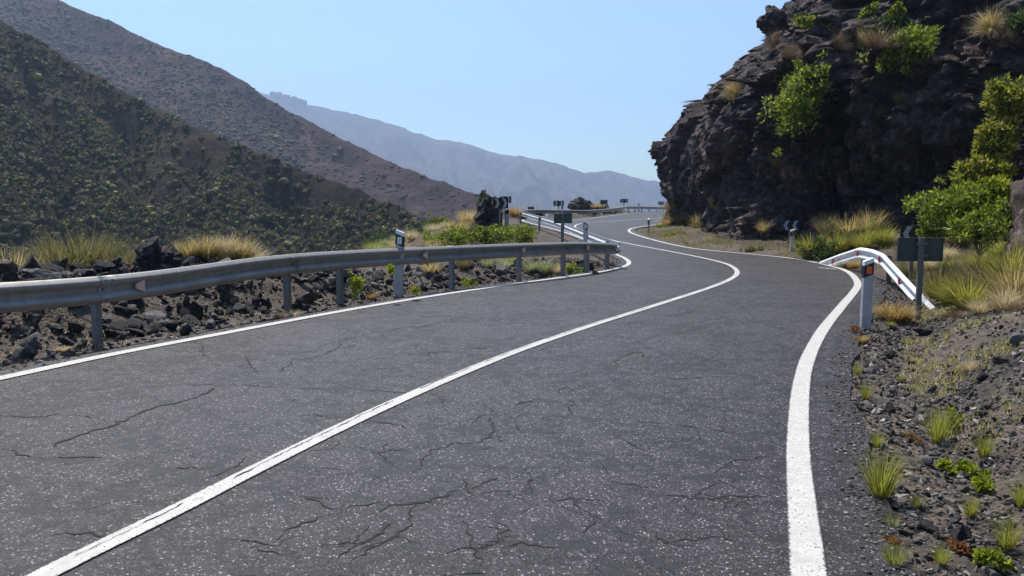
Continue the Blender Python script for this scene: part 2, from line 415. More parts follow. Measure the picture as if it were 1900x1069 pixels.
# ------------------------------------------------------------------ terrain
def T_eval(X, Y, detail=True):
    X = np.asarray(X, float); Y = np.asarray(Y, float); shp = X.shape; X = X.ravel(); Y = Y.ravel()
    near = (np.abs(X) < 140) & (Y > -60) & (Y < 240)
    dl = np.hypot(X, Y-30)-40; dr = dl+50.; ins = np.zeros(X.shape, bool)
    dl[near] = pdist(X[near], Y[near], RD_L); dr[near] = pdist(X[near], Y[near], RD_R)
    ins[near] = inside(X[near], Y[near], poly)
    base = Zr(X, Y)
    left = dl < dr
    left = np.where(~near, (X < 5) | (Y > 130), left)
    n1 = grid_noise(X, Y, .35, 4, 1); n2 = grid_noise(X, Y, 1.4, 4, 2); n3 = grid_noise(X, Y, 7., 3, 3)
    # left / outer side
    brk = 2.6+5.5*smooth(16, 27, Y)*(1-smooth(36, 48, Y))+.8*n1
    zl = base-.05*smooth(0, .05, dl)+.05*smooth(.5, 1.5, dl)
    rub = smooth(.7, 1.6, dl)
    zl = zl+rub*(.20*n2+.10*n1)
    zl = zl+rub*(.62*np.exp(-(((X+6.9)/2.6)**2+((Y-12.6)/1.8)**2))+.38*np.exp(-(((X+4.9)/1.3)**2+((Y-13.6)/1.2)**2))+.28*np.exp(-(((X+6.4)/.9)**2+((Y-9.6)/.8)**2))+.45*np.exp(-(((X+6.9)/1.9)**2+((Y-10.6)/1.7)**2))+.30*np.exp(-(((X+3.4)/1.2)**2+((Y-15.4)/1.2)**2))+.22*np.exp(-(((X+.3)/1.4)**2+((Y-18.8)/.9)**2)))
    zl = zl+rub*(.32*np.exp(-((X-7)/4.5)**2)*smooth(60, 62, Y)*(dl < 6))
    zl = zl+.85*np.exp(-(((X+1.4)/2.4)**2+((Y-33)/4.)**2))*smooth(.8, 3, dl)
    drop = np.maximum(0, dl-brk)
    zl = zl-.72*drop*smooth(0, 1.5, drop)
    zl = np.maximum(zl, -30-.012*np.minimum(np.hypot(X, Y), 3500)+1.2*n1)
    # right / cliff side
    zr = base-.04*smooth(0, .04, dr)-.05*np.exp(-((dr-.7)/.45)**2)
    k = .36+.1*n1
    zr = zr+np.maximum(0, dr-.65)*k*smooth(.5, 1.2, dr)*(1.25-.65*smooth(8, 13, Y)+.35*smooth(20, 24, Y))*(1-.75*smooth(25.5, 28, Y))
    zr = np.minimum(zr, base+2.2+.3*n1+.02*dr)
    zr = zr+smooth(.2, 1.3, dr)*(.06*n2)
    z = np.where(left, zl, zr)
    if detail: z = z+np.where(ins, 0, .022*n3*smooth(.05, .4, np.minimum(dl, dr)))
    z = np.where(ins, base-.05, z)
    return z.reshape(shp)
def axis(parts):
    out = []
    for a, b, st in parts: out += list(np.arange(a, b, st))
    return np.array(out)
gx = np.concatenate([-np.geomspace(4200, 40, 27), axis([(-38, -16, 1.), (-16, -9, .3), (-9, 10, .11), (10, 20, .3), (20, 40, 1.)]), np.geomspace(41, 4200, 25)])
gy = np.concatenate([-np.geomspace(400, 10, 8), axis([(-8, 2.2, .5), (2.2, 26, .12), (26, 45, .25), (45, 75, .45), (75, 130, 1.5)]), np.geomspace(131, 4900, 32)])
GX, GY = np.meshgrid(gx, gy)
GZ = T_eval(GX, GY)
tv = np.stack([GX.ravel(), GY.ravel(), GZ.ravel()], 1)
tf = gridfaces(len(gy), len(gx))
terr = link('ground', npmesh('ground', tv, tf, True), None, [M['terrain']]); tag(terr, kind='structure')
def Tz(x, y):
    i = np.clip(np.searchsorted(gx, x)-1, 0, len(gx)-2); j = np.clip(np.searchsorted(gy, y)-1, 0, len(gy)-2)
    a = (x-gx[i])/(gx[i+1]-gx[i]); b = (y-gy[j])/(gy[j+1]-gy[j])
    return (GZ[j, i]*(1-a)+GZ[j, i+1]*a)*(1-b)+(GZ[j+1, i]*(1-a)+GZ[j+1, i+1]*a)*b
bv_t = BVHTree.FromPolygons([Vector(p) for p in tv.tolist()], tf.tolist())

# ------------------------------------------------------------------ road mesh (+ cracks as a second material)
def road_mesh():
    pts = [Vector(p) for p in pp]
    ix = np.arange(-10, 44, .6); iy = np.arange(-6, 124, .6)
    QX, QY = np.meshgrid(ix, iy); QX = QX.ravel()+rng.uniform(-.05, .05, QX.size); QY = QY.ravel()+rng.uniform(-.05, .05, QY.size)
    m = inside(QX, QY, pp)
    QX, QY = QX[m], QY[m]; d = pdist(QX, QY, np.vstack([pp, pp[:1]])); m = d > .25
    n0 = len(pts)
    pts += [Vector((a, b)) for a, b in zip(QX[m], QY[m])]
    r = delaunay_2d_cdt(pts, [], [list(range(n0))], 1, 1e-5)
    P = np.array([list(v) for v in r[0]]); Fs = [f for f in r[2] if len(f) == 3]
    Z = Zr(P[:, 0], P[:, 1])+.0
    V = [np.array([x, y, z]) for (x, y), z in zip(P, Z)]
    # kerbless edge: skirt down so the slab has thickness
    F3 = np.array(Fs)
    return np.array(V), F3
RV, RF = road_mesh()
# upward normals
a_, b_, c_ = RV[RF[:, 0]], RV[RF[:, 1]], RV[RF[:, 2]]
nz = np.cross(b_-a_, c_-a_)[:, 2]; RF[nz < 0] = RF[nz < 0][:, ::-1]
# skirt
sk = np.vstack([pp, pp[:1]]); sz = Zr(sk[:, 0], sk[:, 1])
sv = np.vstack([np.column_stack([sk, sz]), np.column_stack([sk, sz-.14])]); n_ = len(sk)
i_ = np.arange(n_-1); sf = np.vstack([np.stack([i_, i_+1, i_+1+n_], 1), np.stack([i_, i_+1+n_, i_+n_], 1)])
def crack_strip(P2, w0, zoff=.0035, gaps=True, seed=0, jit_=.03):
    r = np.random.default_rng(seed+100); P = resample(P2, .035); n = len(P)
    if n < 4: return None
    N = normals(P); s = np.arange(n)*.035
    off = jit_*(fbm(np.stack([s*2.5, s*0+seed*3.1, s*0], 1), 5, 5, .75)*2.2)+np.where(r.uniform(0, 1, n) < .5, 1, -1)*r.uniform(0, .45, n)*jit_+.004*r.standard_normal(n)
    off += jit_*np.cumsum(r.standard_normal(n))*.16
    P = P+N*off[:, None]; N = normals(P)
    w = w0*.8*(.2+1.1*np.abs(fbm(np.stack([s*5, s*0+seed*1.7, s*0+4], 1), 3, 9, .6))*2)
    ends = np.minimum(1, np.minimum(np.arange(n), np.arange(n)[::-1])/6.); w = w*(.15+.85*ends)
    if gaps:
        g = fbm(np.stack([s*1.6, s*0+seed*7.7, s*0+8], 1), 2, 12); w = np.where(g < -.16, w*.02, w)
    A = P+N*w[:, None]/2; B = P-N*w[:, None]/2
    V = np.vstack([np.column_stack([A, Zr(A[:, 0], A[:, 1])+zoff]), np.column_stack([B, Zr(B[:, 0], B[:, 1])+zoff])])
    i = np.arange(n-1); return V, np.vstack([np.stack([i, i+n, i+n+1], 1), np.stack([i, i+n+1, i+1], 1)])
crack_px = [
 ([(105, 832), (150, 806), (200, 790), (260, 765), (300, 750), (332, 744), (372, 725), (430, 713), (480, 698), (515, 686), (540, 668)], .016),
 ([(60, 852), (150, 848), (230, 855), (300, 866), (400, 868)], .010), ([(0, 965), (60, 975), (120, 992), (190, 1000)], .010),
 ([(480, 908), (530, 918), (600, 928), (655, 932)], .012), ([(700, 950), (735, 940), (800, 930), (850, 910), (905, 890), (932, 880), (1000, 884), (1060, 903), (1130, 915), (1200, 918)], .014),
 ([(695, 972), (720, 975), (690, 1005), (650, 1030), (625, 1050)], .014), ([(690, 975), (660, 1010), (640, 1040)], .010),
 ([(1002, 738), (960, 752), (924, 770), (919, 788), (902, 818), (848, 824), (800, 838), (781, 880)], .014),
 ([(1014, 662), (990, 670), (969, 684)], .012), ([(867, 588), (824, 596), (781, 605), (770, 612)], .012), ([(643, 634), (605, 658), (560, 670)], .010),
 ([(780, 935), (760, 968), (700, 1008), (640, 1050)], .013), ([(505, 1007), (540, 980), (570, 964), (610, 950), (680, 945)], .011),
 ([(500, 1025), (560, 1018), (640, 1008), (700, 1000)], .010), ([(860, 965), (868, 990), (880, 1020), (900, 1060)], .011),
 ([(850, 945), (870, 920), (862, 890)], .009), ([(770, 1069), (860, 1062), (940, 1058), (1010, 1070)], .012),
 ([(0, 770), (60, 775), (130, 772), (200, 780)], .007), ([(100, 705), (160, 712), (230, 710)], .007),
 ([(330, 715), (420, 716), (520, 718), (640, 722)], .007), ([(640, 720), (750, 725), (790, 730)], .007),
 ([(1040, 735), (1050, 722), (1046, 745), (1075, 750)], .010), ([(1130, 775), (1200, 782), (1290, 792), (1400, 812)], .010),
 ([(1190, 700), (1260, 702), (1330, 700), (1420, 706)], .009), ([(1100, 690), (1140, 675), (1185, 655), (1170, 690)], .010),
 ([(1180, 970), (1220, 990), (1235, 1010), (1300, 1020)], .010), ([(1110, 620), (1180, 600), (1260, 585), (1330, 572)], .009),
 ([(700, 660), (780, 655), (850, 650), (930, 640)], .008), ([(1215, 640), (1240, 625), (1300, 612), (1380, 600)], .009),
 ([(880, 600), (960, 590), (1040, 582), (1100, 575)], .008), ([(1150, 515), (1200, 512), (1240, 514)], .02), ([(1290, 560), (1350, 545), (1420, 540)], .01),
 ([(900, 540), (960, 548), (1040, 545)], .008), ([(540, 770), (640, 776), (720, 790), (800, 806)], .007), ([(1000, 520), (1060, 532), (1130, 530)], .008),
 ([(0, 830), (40, 848), (75, 856), (60, 870)], .010), ([(60, 1000), (130, 985), (210, 990), (300, 975)], .010), ([(0, 905), (60, 915), (110, 905)], .009), ([(150, 950), (210, 930), (260, 925)], .008), ([(560, 820), (640, 826), (700, 842)], .008),
 ([(930, 880), (960, 850), (1010, 832), (1030, 800)], .010), ([(1060, 903), (1075, 940), (1110, 965), (1100, 1000)], .010), ([(880, 1020), (960, 1010), (1040, 1018), (1120, 1040)], .010), ([(720, 925), (700, 950), (690, 972)], .011), ([(655, 932), (690, 935), (720, 925)], .012), ([(540, 668), (600, 640), (680, 622), (781, 605)], .009), ([(1200, 918), (1290, 925), (1380, 920), (1440, 925)], .010)]
CV, CF = [], []; off_ = 0
rc = np.random.default_rng(55)
extra = []
for k in range(150):      # small random branches near the worn middle of the lanes
    u = rc.uniform(350, 1350); v = rc.uniform(600, 1060); a = rc.uniform(-.9, .5); L = rc.uniform(25, 120)*((v-385)/450)
    q = [(u, v)]
    for j in range(4):
        a += rc.uniform(-.7, .7); q.append((q[-1][0]+math.cos(a)*L/3, q[-1][1]-math.sin(a)*L/7))
    extra.append((q, rc.uniform(.004, .009)))
for k, (px, w) in enumerate(crack_px+extra):
    P2 = np.array([gp(u, v)[:2] for u, v in px])
    st = crack_strip(crom(P2, 6), w*1.85, seed=k, jit_=.035)
    if st is None: continue
    CV.append(st[0]); CF.append(st[1]+off_); off_ += len(st[0])
CV = np.vstack(CV); CF = np.vstack(CF)
V_all = np.vstack([RV, sv, CV]); F_all = np.vstack([RF, sf+len(RV), CF+len(RV)+len(sv)])
mi = np.concatenate([np.zeros(len(RF)+len(sf), int), np.ones(len(CF), int)])
road = link('road', npmesh('road', V_all, F_all, False, mi), None, [M['asphalt'], M['crack']]); tag(road, kind='structure')

def line_obj(name, P, w, mask=None, crack=False):
    P = P[(P[:, 1] > -4)]; n = len(P); N = normals(P)
    s = np.arange(n)*.18; ww = w*(1+.05*jit(s, 2.2))
    A = P+N*ww[:, None]/2; B = P-N*ww[:, None]/2; C = P
    z = lambda Q: Zr(Q[:, 0], Q[:, 1])+.008
    V = np.vstack([np.column_stack([A, z(A)]), np.column_stack([C, z(C)]), np.column_stack([B, z(B)])])
    i = np.arange(n-1); Fq = np.vstack([np.stack([i, i+n, i+n+1, i+1], 1), np.stack([i+n, i+2*n, i+2*n+1, i+n+1], 1)])
    uv = np.vstack([np.column_stack([np.zeros(n), s]), np.column_stack([np.full(n, .5), s]), np.column_stack([np.ones(n), s])])
    mi = np.zeros(len(Fq), int)
    if crack:
        for off, wd, sd in ((.020, .011, 3),):
            Q = P+N*off; Q = Q[(Q[:, 1] < 20)]
            st = crack_strip(Q, wd, .0115, True, sd, .007)
            v3, f3 = st; f4 = np.column_stack([f3, f3[:, 2]])
            # quads from strip
            m = len(v3)//2; j = np.arange(m-1); f4 = np.stack([j, j+m, j+m+1, j+1], 1)+len(V)
            V = np.vstack([V, v3]); Fq = np.vstack([Fq, f4]); uv = np.vstack([uv, np.full((len(v3), 2), .5)])
            mi = np.concatenate([mi, np.ones(len(f4), int)])
    o = link(name, npmesh(name, V, Fq, False, mi, uv), None, [M['paint'], M['crack']]); tag(o, kind='structure'); return o
line_obj('road_marking', Lline, .15); line_obj('road_marking', Rline, .165); line_obj('road_marking', Cline, .135, crack=True)
q = np.array([gp(1518, 497)[:2], gp(1552, 500)[:2]])
line_obj('road_marking', resample(q, .18), .12)

# ------------------------------------------------------------------ hills
def hill(name, ridge, ffac, zfoot, mat, ns, nt, amp, nsc, seed, back=.25, gully=.0, rough=.0):
    dk = 1.35 if name == 'mountain' else 1.
    Rd = crom([at(u, v, D*dk) for u, v, D in ridge], 10); Rd = resample(Rd, np.linalg.norm(np.diff(Rd[:, :2], axis=0), axis=1).sum()/(ns-1))
    ns = len(Rd)
    Ft = np.column_stack([Rd[:, 0]*ffac+Rd[:, 1]*.04, Rd[:, 1]*ffac, np.full(ns, zfoot)])
    S = np.linspace(0, 1, ns); 
    T = np.concatenate([-np.linspace(back, 0, 6)[:-1], np.linspace(0, 1, nt)])
    def ev(si, t):
        """si float index on ridge, t 0 ridge .. 1 foot"""
        x = [np.interp(si, np.arange(ns), Rd[:, k]) for k in range(3)]; y = [np.interp(si, np.arange(ns), Ft[:, k]) for k in range(3)]
        tp = np.maximum(t, 0); e = tp**.93
        X = x[0]+(y[0]-x[0])*t; Y = x[1]+(y[1]-x[1])*t; Z = x[2]+(y[2]-x[2])*e+np.minimum(t, 0)*120
        P = np.stack([X*nsc, Y*nsc, Z*nsc*.6], 1)
        env = smooth(0, .10, np.maximum(t, 0))*.94+.06
        g = 1-np.abs(fbm(np.stack([si/ns*gully*6+.25*fbm(P, 3, seed+40), t*1.1, t*0], 1), 4, seed+7)*2.4) if gully else 0
        Z = Z+amp*env*(fbm(P, 6, seed, .55)*1.5)-(amp*1.0*env*g if gully else 0)+rough*fbm(P*9, 3, seed+3)
        return np.stack([X, Y, Z], 1)
    SI, TT = np.meshgrid(np.arange(ns, dtype=float), T)
    V = ev(SI.ravel(), TT.ravel())
    o = link(name, npmesh(name, V, gridfaces(len(T), ns), True), None, [mat]); tag(o, kind='structure')
    return ev, ns
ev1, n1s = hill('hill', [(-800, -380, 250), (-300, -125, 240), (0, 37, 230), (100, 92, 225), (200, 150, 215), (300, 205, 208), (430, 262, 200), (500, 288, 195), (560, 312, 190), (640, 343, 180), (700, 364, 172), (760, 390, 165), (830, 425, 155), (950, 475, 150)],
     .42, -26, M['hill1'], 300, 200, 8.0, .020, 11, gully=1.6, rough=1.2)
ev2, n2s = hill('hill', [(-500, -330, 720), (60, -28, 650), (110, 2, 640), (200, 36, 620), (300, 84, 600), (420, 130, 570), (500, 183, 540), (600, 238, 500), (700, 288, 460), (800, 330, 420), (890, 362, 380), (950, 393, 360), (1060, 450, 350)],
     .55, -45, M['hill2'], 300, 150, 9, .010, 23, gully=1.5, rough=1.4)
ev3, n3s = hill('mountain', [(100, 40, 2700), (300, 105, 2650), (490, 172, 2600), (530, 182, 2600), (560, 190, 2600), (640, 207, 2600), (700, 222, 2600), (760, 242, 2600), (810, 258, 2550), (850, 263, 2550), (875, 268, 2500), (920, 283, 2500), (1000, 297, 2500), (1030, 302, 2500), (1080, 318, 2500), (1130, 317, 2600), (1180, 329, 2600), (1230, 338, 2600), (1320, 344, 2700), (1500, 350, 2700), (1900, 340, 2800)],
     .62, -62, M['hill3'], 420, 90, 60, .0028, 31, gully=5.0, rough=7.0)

# hillside shrub cover (uncountable)
def ico(sub):
    t = (1+5**.5)/2
    V = [(-1, t, 0), (1, t, 0), (-1, -t, 0), (1, -t, 0), (0, -1, t), (0, 1, t), (0, -1, -t), (0, 1, -t), (t, 0, -1), (t, 0, 1), (-t, 0, -1), (-t, 0, 1)]
    Fs = [(0, 11, 5), (0, 5, 1), (0, 1, 7), (0, 7, 10), (0, 10, 11), (1, 5, 9), (5, 11, 4), (11, 10, 2), (10, 7, 6), (7, 1, 8), (3, 9, 4), (3, 4, 2), (3, 2, 6), (3, 6, 8), (3, 8, 9), (4, 9, 5), (2, 4, 11), (6, 2, 10), (8, 6, 7), (9, 8, 1)]
    V = [np.array(v)/np.linalg.norm(v) for v in V]
    for _ in range(sub):
        c = {}; nf = []
        def mid(a, b):
            k = (min(a, b), max(a, b))
            if k not in c:
                m = V[a]+V[b]; V.append(m/np.linalg.norm(m)); c[k] = len(V)-1
            return c[k]
        for a, b, d in Fs:
            x, y, z = mid(a, b), mid(b, d), mid(d, a); nf += [(a, x, z), (b, y, x), (d, z, y), (x, y, z)]
        Fs = nf
    return np.array(V), np.array(Fs)
I1 = ico(1); I2 = ico(2); I3 = ico(3); I4 = ico(4)
def scatter_blobs(name, pts, rad, mat, label, cat, sub=0, flat=.75, nz=.35, kind='stuff'):
    bv, bf = (ico(0), I1, I2)[sub]
    n = len(pts); m = len(bv)
    ang = rng.uniform(0, 6.28, n); c, s = np.cos(ang), np.sin(ang)
    defm = 1+nz*rng.uniform(-1, 1, (n, m))
    B = bv[None]*defm[..., None]*rad[:, None, None]
    X = B[..., 0]*c[:, None]-B[..., 1]*s[:, None]; Y = B[..., 0]*s[:, None]+B[..., 1]*c[:, None]; Z = B[..., 2]*flat
    V = np.stack([X, Y, Z], -1)+pts[:, None]
    Fq = bf[None]+(np.arange(n)*m)[:, None, None]
    o = link(name, npmesh(name, V.reshape(-1, 3), Fq.reshape(-1, 3), False), None, [mat]); tag(o, label, cat, kind=kind); return o
def stone_templates():
    out = []
    for k in range(8):
        r = np.random.default_rng(700+k); V = I1[0].copy()
        for _ in range(9):
            n = r.standard_normal(3); n /= np.linalg.norm(n); q = V@n-r.uniform(.2, .6); V = V-np.maximum(0, q)[:, None]*n[None]
        V = V*np.array([r.uniform(.9, 1.4), r.uniform(.7, 1.), r.uniform(.5, .85)]); out.append(V/np.abs(V).max()*1.1)
    return np.array(out)
STT = stone_templates()
def scatter_stones(name, pts, rad, mat, label, cat):
    n = len(pts); B = STT[rng.integers(0, 8, n)]
    q = rng.standard_normal((n, 4))*[1, .35, .35, 1]; q /= np.linalg.norm(q, axis=1)[:, None]; w, x, y, z = q.T
    Rm = np.stack([1-2*(y*y+z*z), 2*(x*y-z*w), 2*(x*z+y*w), 2*(x*y+z*w), 1-2*(x*x+z*z), 2*(y*z-x*w), 2*(x*z-y*w), 2*(y*z+x*w), 1-2*(x*x+y*y)], 1).reshape(n, 3, 3)
    V = np.einsum('nij,nmj->nmi', Rm, B)*rad[:, None, None]+pts[:, None]
    Fq = I1[1][None]+(np.arange(n)*B.shape[1])[:, None, None]
    o = link(name, npmesh(name, V.reshape(-1, 3), Fq.reshape(-1, 3), False), None, [mat]); tag(o, label, cat, kind='stuff'); return o
def tuft_cloud(name, pts, rad, mat, label, cat, per=16):
    """each shrub: a dome of small leaf faces"""
    n = len(pts)
    d = rng.standard_normal((n, per, 3)); d[..., 2] = np.abs(d[..., 2])*.9; d /= np.linalg.norm(d, axis=2)[..., None]
    r = rad[:, None]*rng.uniform(.55, 1.05, (n, per))
    C = pts[:, None]+d*r[..., None]*np.array([1, 1, .8])
    sz = rad[:, None]*rng.uniform(.20, .44, (n, per))
    a = rng.standard_normal((n, per, 3)); a -= (a*d).sum(2)[..., None]*d*.75; a /= np.linalg.norm(a, axis=2)[..., None]
    b = np.cross(d, a); b /= np.linalg.norm(b, axis=2)[..., None]+1e-9
    a = a*sz[..., None]; b = b*sz[..., None]*.8
    V = np.stack([C-a, C-b*.9+a*.1, C+a, C+b], 2).reshape(-1, 3)
    # one island per shrub colour: share nothing, so colour varies per face; fine at this size
    Fq = np.arange(len(V)).reshape(-1, 4)
    o = link(name, npmesh(name, V, Fq, False), None, [mat]); tag(o, label, cat, kind='stuff'); return o
def cover(ev, ns, n, trng, tmax, seed, dens_sc, thr):
    r = np.random.default_rng(seed)
    si = r.uniform(ns*trng[0], ns*trng[1], n); t = r.uniform(0, tmax, n)**.8
    P = ev(si, t)
    k = fbm(P*dens_sc, 3, seed); keep = k > thr+r.uniform(-.25, .25, n); return P[keep]
p1 = cover(ev1, n1s, 26000, (.1, .98), .8, 5, .05, -.3)
r1 = np.random.default_rng(1).gamma(2.0, .28, len(p1))+.25
scatter_blobs('hillside_shrubs', p1, r1*.50, M['hillshrub'], 'dense cover of olive green shrubs on the near left hillside', 'shrubs', 1, .8, .38)
p1b = p1; tuft_cloud('hillside_brush', p1b+[0, 0, .2], r1*.72, M['hillshrub'], 'leafy olive tufts topping the shrub cover of the near left hillside', 'brush', 14)
p2 = cover(ev2, n2s, 26000, (.1, .98), .75, 6, .012, -.2)
p2 = p2[np.random.default_rng(8).uniform(0, 1, len(p2)) < np.clip(1.05-smooth(-190, -60, p2[:, 0]), .12, 1)]
scatter_blobs('ridge_shrubs', p2, np.random.default_rng(2).gamma(2.0, .26, len(p2))+.2, M['hillshrubfar'], 'dark shrub cover on the long ridge behind the near hill', 'shrubs', 1, .7, .35)
# pine row on the far mountain crest is only a few pixels
pm = []
for u in np.linspace(505, 565, 12): pm.append(at(u+random.uniform(-2, 2), 174+(u-505)*.27, 3510))
scatter_blobs('crest_trees', np.array(pm), np.random.default_rng(3).uniform(9, 16, 12), M['hillshrubfar'], 'tiny tree clumps on the crest of the hazy far mountain', 'trees', 1, 1.1, .3)

# ------------------------------------------------------------------ cliff
base_c = crom([(60, 110), (34, 82), (18, 64), (11.4, 54), (9.9, 48.5), (9.4, 44), (9.5, 40), (9.8, 36), (10.4, 33), (11.6, 31), (13.6, 29.4), (15.2, 27), (16.2, 24), (16.8, 19), (18, 12), (21, 2), (26, -14)], 30)
SZ = np.array([-4, 0, 1.7, 3, 4.4, 5.5, 6.5, 7.9, 9.7, 11.2, 12.9, 16, 22, 34.])
SX = np.array([-.7, -.2, .0, -.25, -.45, -.35, .05, .95, 2.7, 4.9, 7.0, 9.5, 15, 28])
seg = np.linalg.norm(np.diff(base_c, axis=0), axis=1); cum = np.concatenate([[0], np.cumsum(seg)])
s_at = lambda x, y: cum[np.argmin(np.hypot(base_c[:, 0]-x, base_c[:, 1]-y))]
sa, sb = s_at(18, 64), s_at(17.2, 16)
S_ = np.concatenate([np.linspace(0, sa, 40)[:-1], np.linspace(sa, sb, 560), np.linspace(sb, cum[-1], 60)[1:]])
Z_ = np.concatenate([np.linspace(-4, -.5, 8)[:-1], np.linspace(-.5, 14, 250), np.linspace(14, 34, 60)[1:]])
def cliff_pts(S, Z):
    bx = np.interp(S, cum, base_c[:, 0]); by = np.interp(S, cum, base_c[:, 1])
    e = .4; tx = np.interp(S+e, cum, base_c[:, 0])-np.interp(S-e, cum, base_c[:, 0]); ty = np.interp(S+e, cum, base_c[:, 1])-np.interp(S-e, cum, base_c[:, 1])
    L = np.hypot(tx, ty)+1e-9; nx, ny = ty/L, -tx/L      # outward (towards road)
    sh = np.interp(Z, SZ, SX)
    X = bx+sh; Y = by+sh*.15
    # diagonal strata frame: along-dip (up-right in view) stretched
    dd = .80; a = S*math.cos(dd)-Z*math.sin(dd); b = S*math.sin(dd)+Z*math.cos(dd)
    Q = np.stack([X, Y, Z], 1)
    wob = np.stack([fbm(Q*.7, 3, 61), fbm(Q*.7+9, 3, 62), fbm(Q*.7+5, 3, 63)], 1)*.45
    # S runs towards the viewer's right: dip direction (S+,Z+)
    e3 = np.array([-.66, .62, .42]); e3 /= np.linalg.norm(e3); e1 = np.array([.55, 0, .83]); e1 -= e3*(e1@e3); e1 /= np.linalg.norm(e1); e2 = np.cross(e3, e1)
    along = Q@e1; across = Q@e3; side_ = Q@e2
    G = np.stack([along*.15, across*.24, side_*.18], 1)+wob*.35
    d = 1.35*facet(G, 71, 1.2)
    G2 = np.stack([along*.42, across*.66, side_*.50], 1)+wob*.7
    d = d+.62*facet(G2, 81, 1.2)
    G3 = np.stack([along*1.1, across*1.6, side_*1.3], 1)+wob
    d = d+.48*facet(G3, 91, 1.4)+.12*facet(np.stack([along*2.8, across*3.6, side_*3], 1)+wob*2, 95, 1.3)
    d = d+.55*fbm(Q*.22, 3, 51)+.14*fbm(Q*2.4, 4, 52, .6)+.06*fbm(Q*7, 3, 53, .6)
    rdg = 1-np.abs(fbm(np.stack([along*.22, across*.75, side_*.4], 1)+wob, 4, 57)*3.2); d = d+.42*rdg-.15
    sc_ = s_at(12.6, 30.2)
    d = d-1.5*np.exp(-(((S-sc_)/4.2)**2+((Z-1.9)/1.5)**2))-.8*np.exp(-(((S-s_at(15.5, 27))/2.)**2+((Z-2.4)/1.2)**2))
    tipw = np.exp(-((S-s_at(8.8, 43))/7.)**2); d = d-.3-tipw*.8*np.maximum(d, 0)-.3*tipw; d = np.where(Z < 2, np.minimum(d, .25+.3*np.maximum(Z, 0)), d)
    amp = 1.0*smooth(-4, .5, Z)
    return np.stack([X+nx*d*amp, Y+ny*d*amp, Z+.12*fbm(Q*1.1, 3, 55)], 1)
SS, ZZ = np.meshgrid(S_, Z_)
cv = cliff_pts(SS.ravel(), ZZ.ravel()); cf = gridfaces(len(Z_), len(S_))
cliff = link('cliff', npmesh('cliff', cv, cf, False), None, [M['cliff']]); tag(cliff, kind='structure')
bv_c = BVHTree.FromPolygons([Vector(p) for p in cv.tolist()], cf.tolist())
O = Vector((0, 0, HCAM))
def hit(u, v, which='any'):
    d = Vector(ray(u, v).tolist()).normalized(); best = None
    for b, nm in ((bv_t, 't'), (bv_c, 'c')):
        if which != 'any' and nm != which: continue
        r = b.ray_cast(O, d)
        if r[0] is not None and (best is None or r[3] < best[1][3]): best = (nm, r)
    return None if best is None else (best[1][0], best[1][1], best[1][0][1])

# ------------------------------------------------------------------ guard rails
PROF = [(.018, .157), (.026, .150), (.070, .116), (.083, .098), (.076, .074), (.014, .032), (.002, .0), (.014, -.032), (.076, -.074), (.083, -.098), (.070, -.116), (.026, -.150), (.018, -.157)]
def path3(pts, step=.25):
    c = crom(pts, 8); return resample(c, step)
def beam(name, P, N, parent, mat, grow=0.0):
    n = len(P); m = len(PROF); V = []
    for p, q in zip(P, N):
        for e, z in PROF: V.append((p[0]+q[0]*(e+grow), p[1]+q[1]*(e+grow), p[2]-.157+z))
    V = np.array(V); o = link(name, npmesh(name, V, gridfaces(n, m), False), parent, [mat])
    md = o.modifiers.new('thickness', 'SOLIDIFY'); md.thickness = .005; md.offset = 0; return o
def pos_at(P, Y=None, s=None):
    L = np.concatenate([[0], np.cumsum(np.linalg.norm(np.diff(P[:, :2], axis=0), axis=1))])
    if s is None: i = np.argmin(np.abs(P[:, 1]-Y)); s = L[i]
    p = np.array([np.interp(s, L, P[:, k]) for k in range(3)])
    q = np.array([np.interp(min(s+.2, L[-1]), L, P[:, k]) for k in range(3)])-np.array([np.interp(max(s-.2, 0), L, P[:, k]) for k in range(3)])
    return p, q[:2]/(np.linalg.norm(q[:2])+1e-9), s
def at_u(P, u):
    uu = 950+F*P[:, 0]/(P[:, 1]*CP); i = np.argmin(np.abs(uu-u)); return i
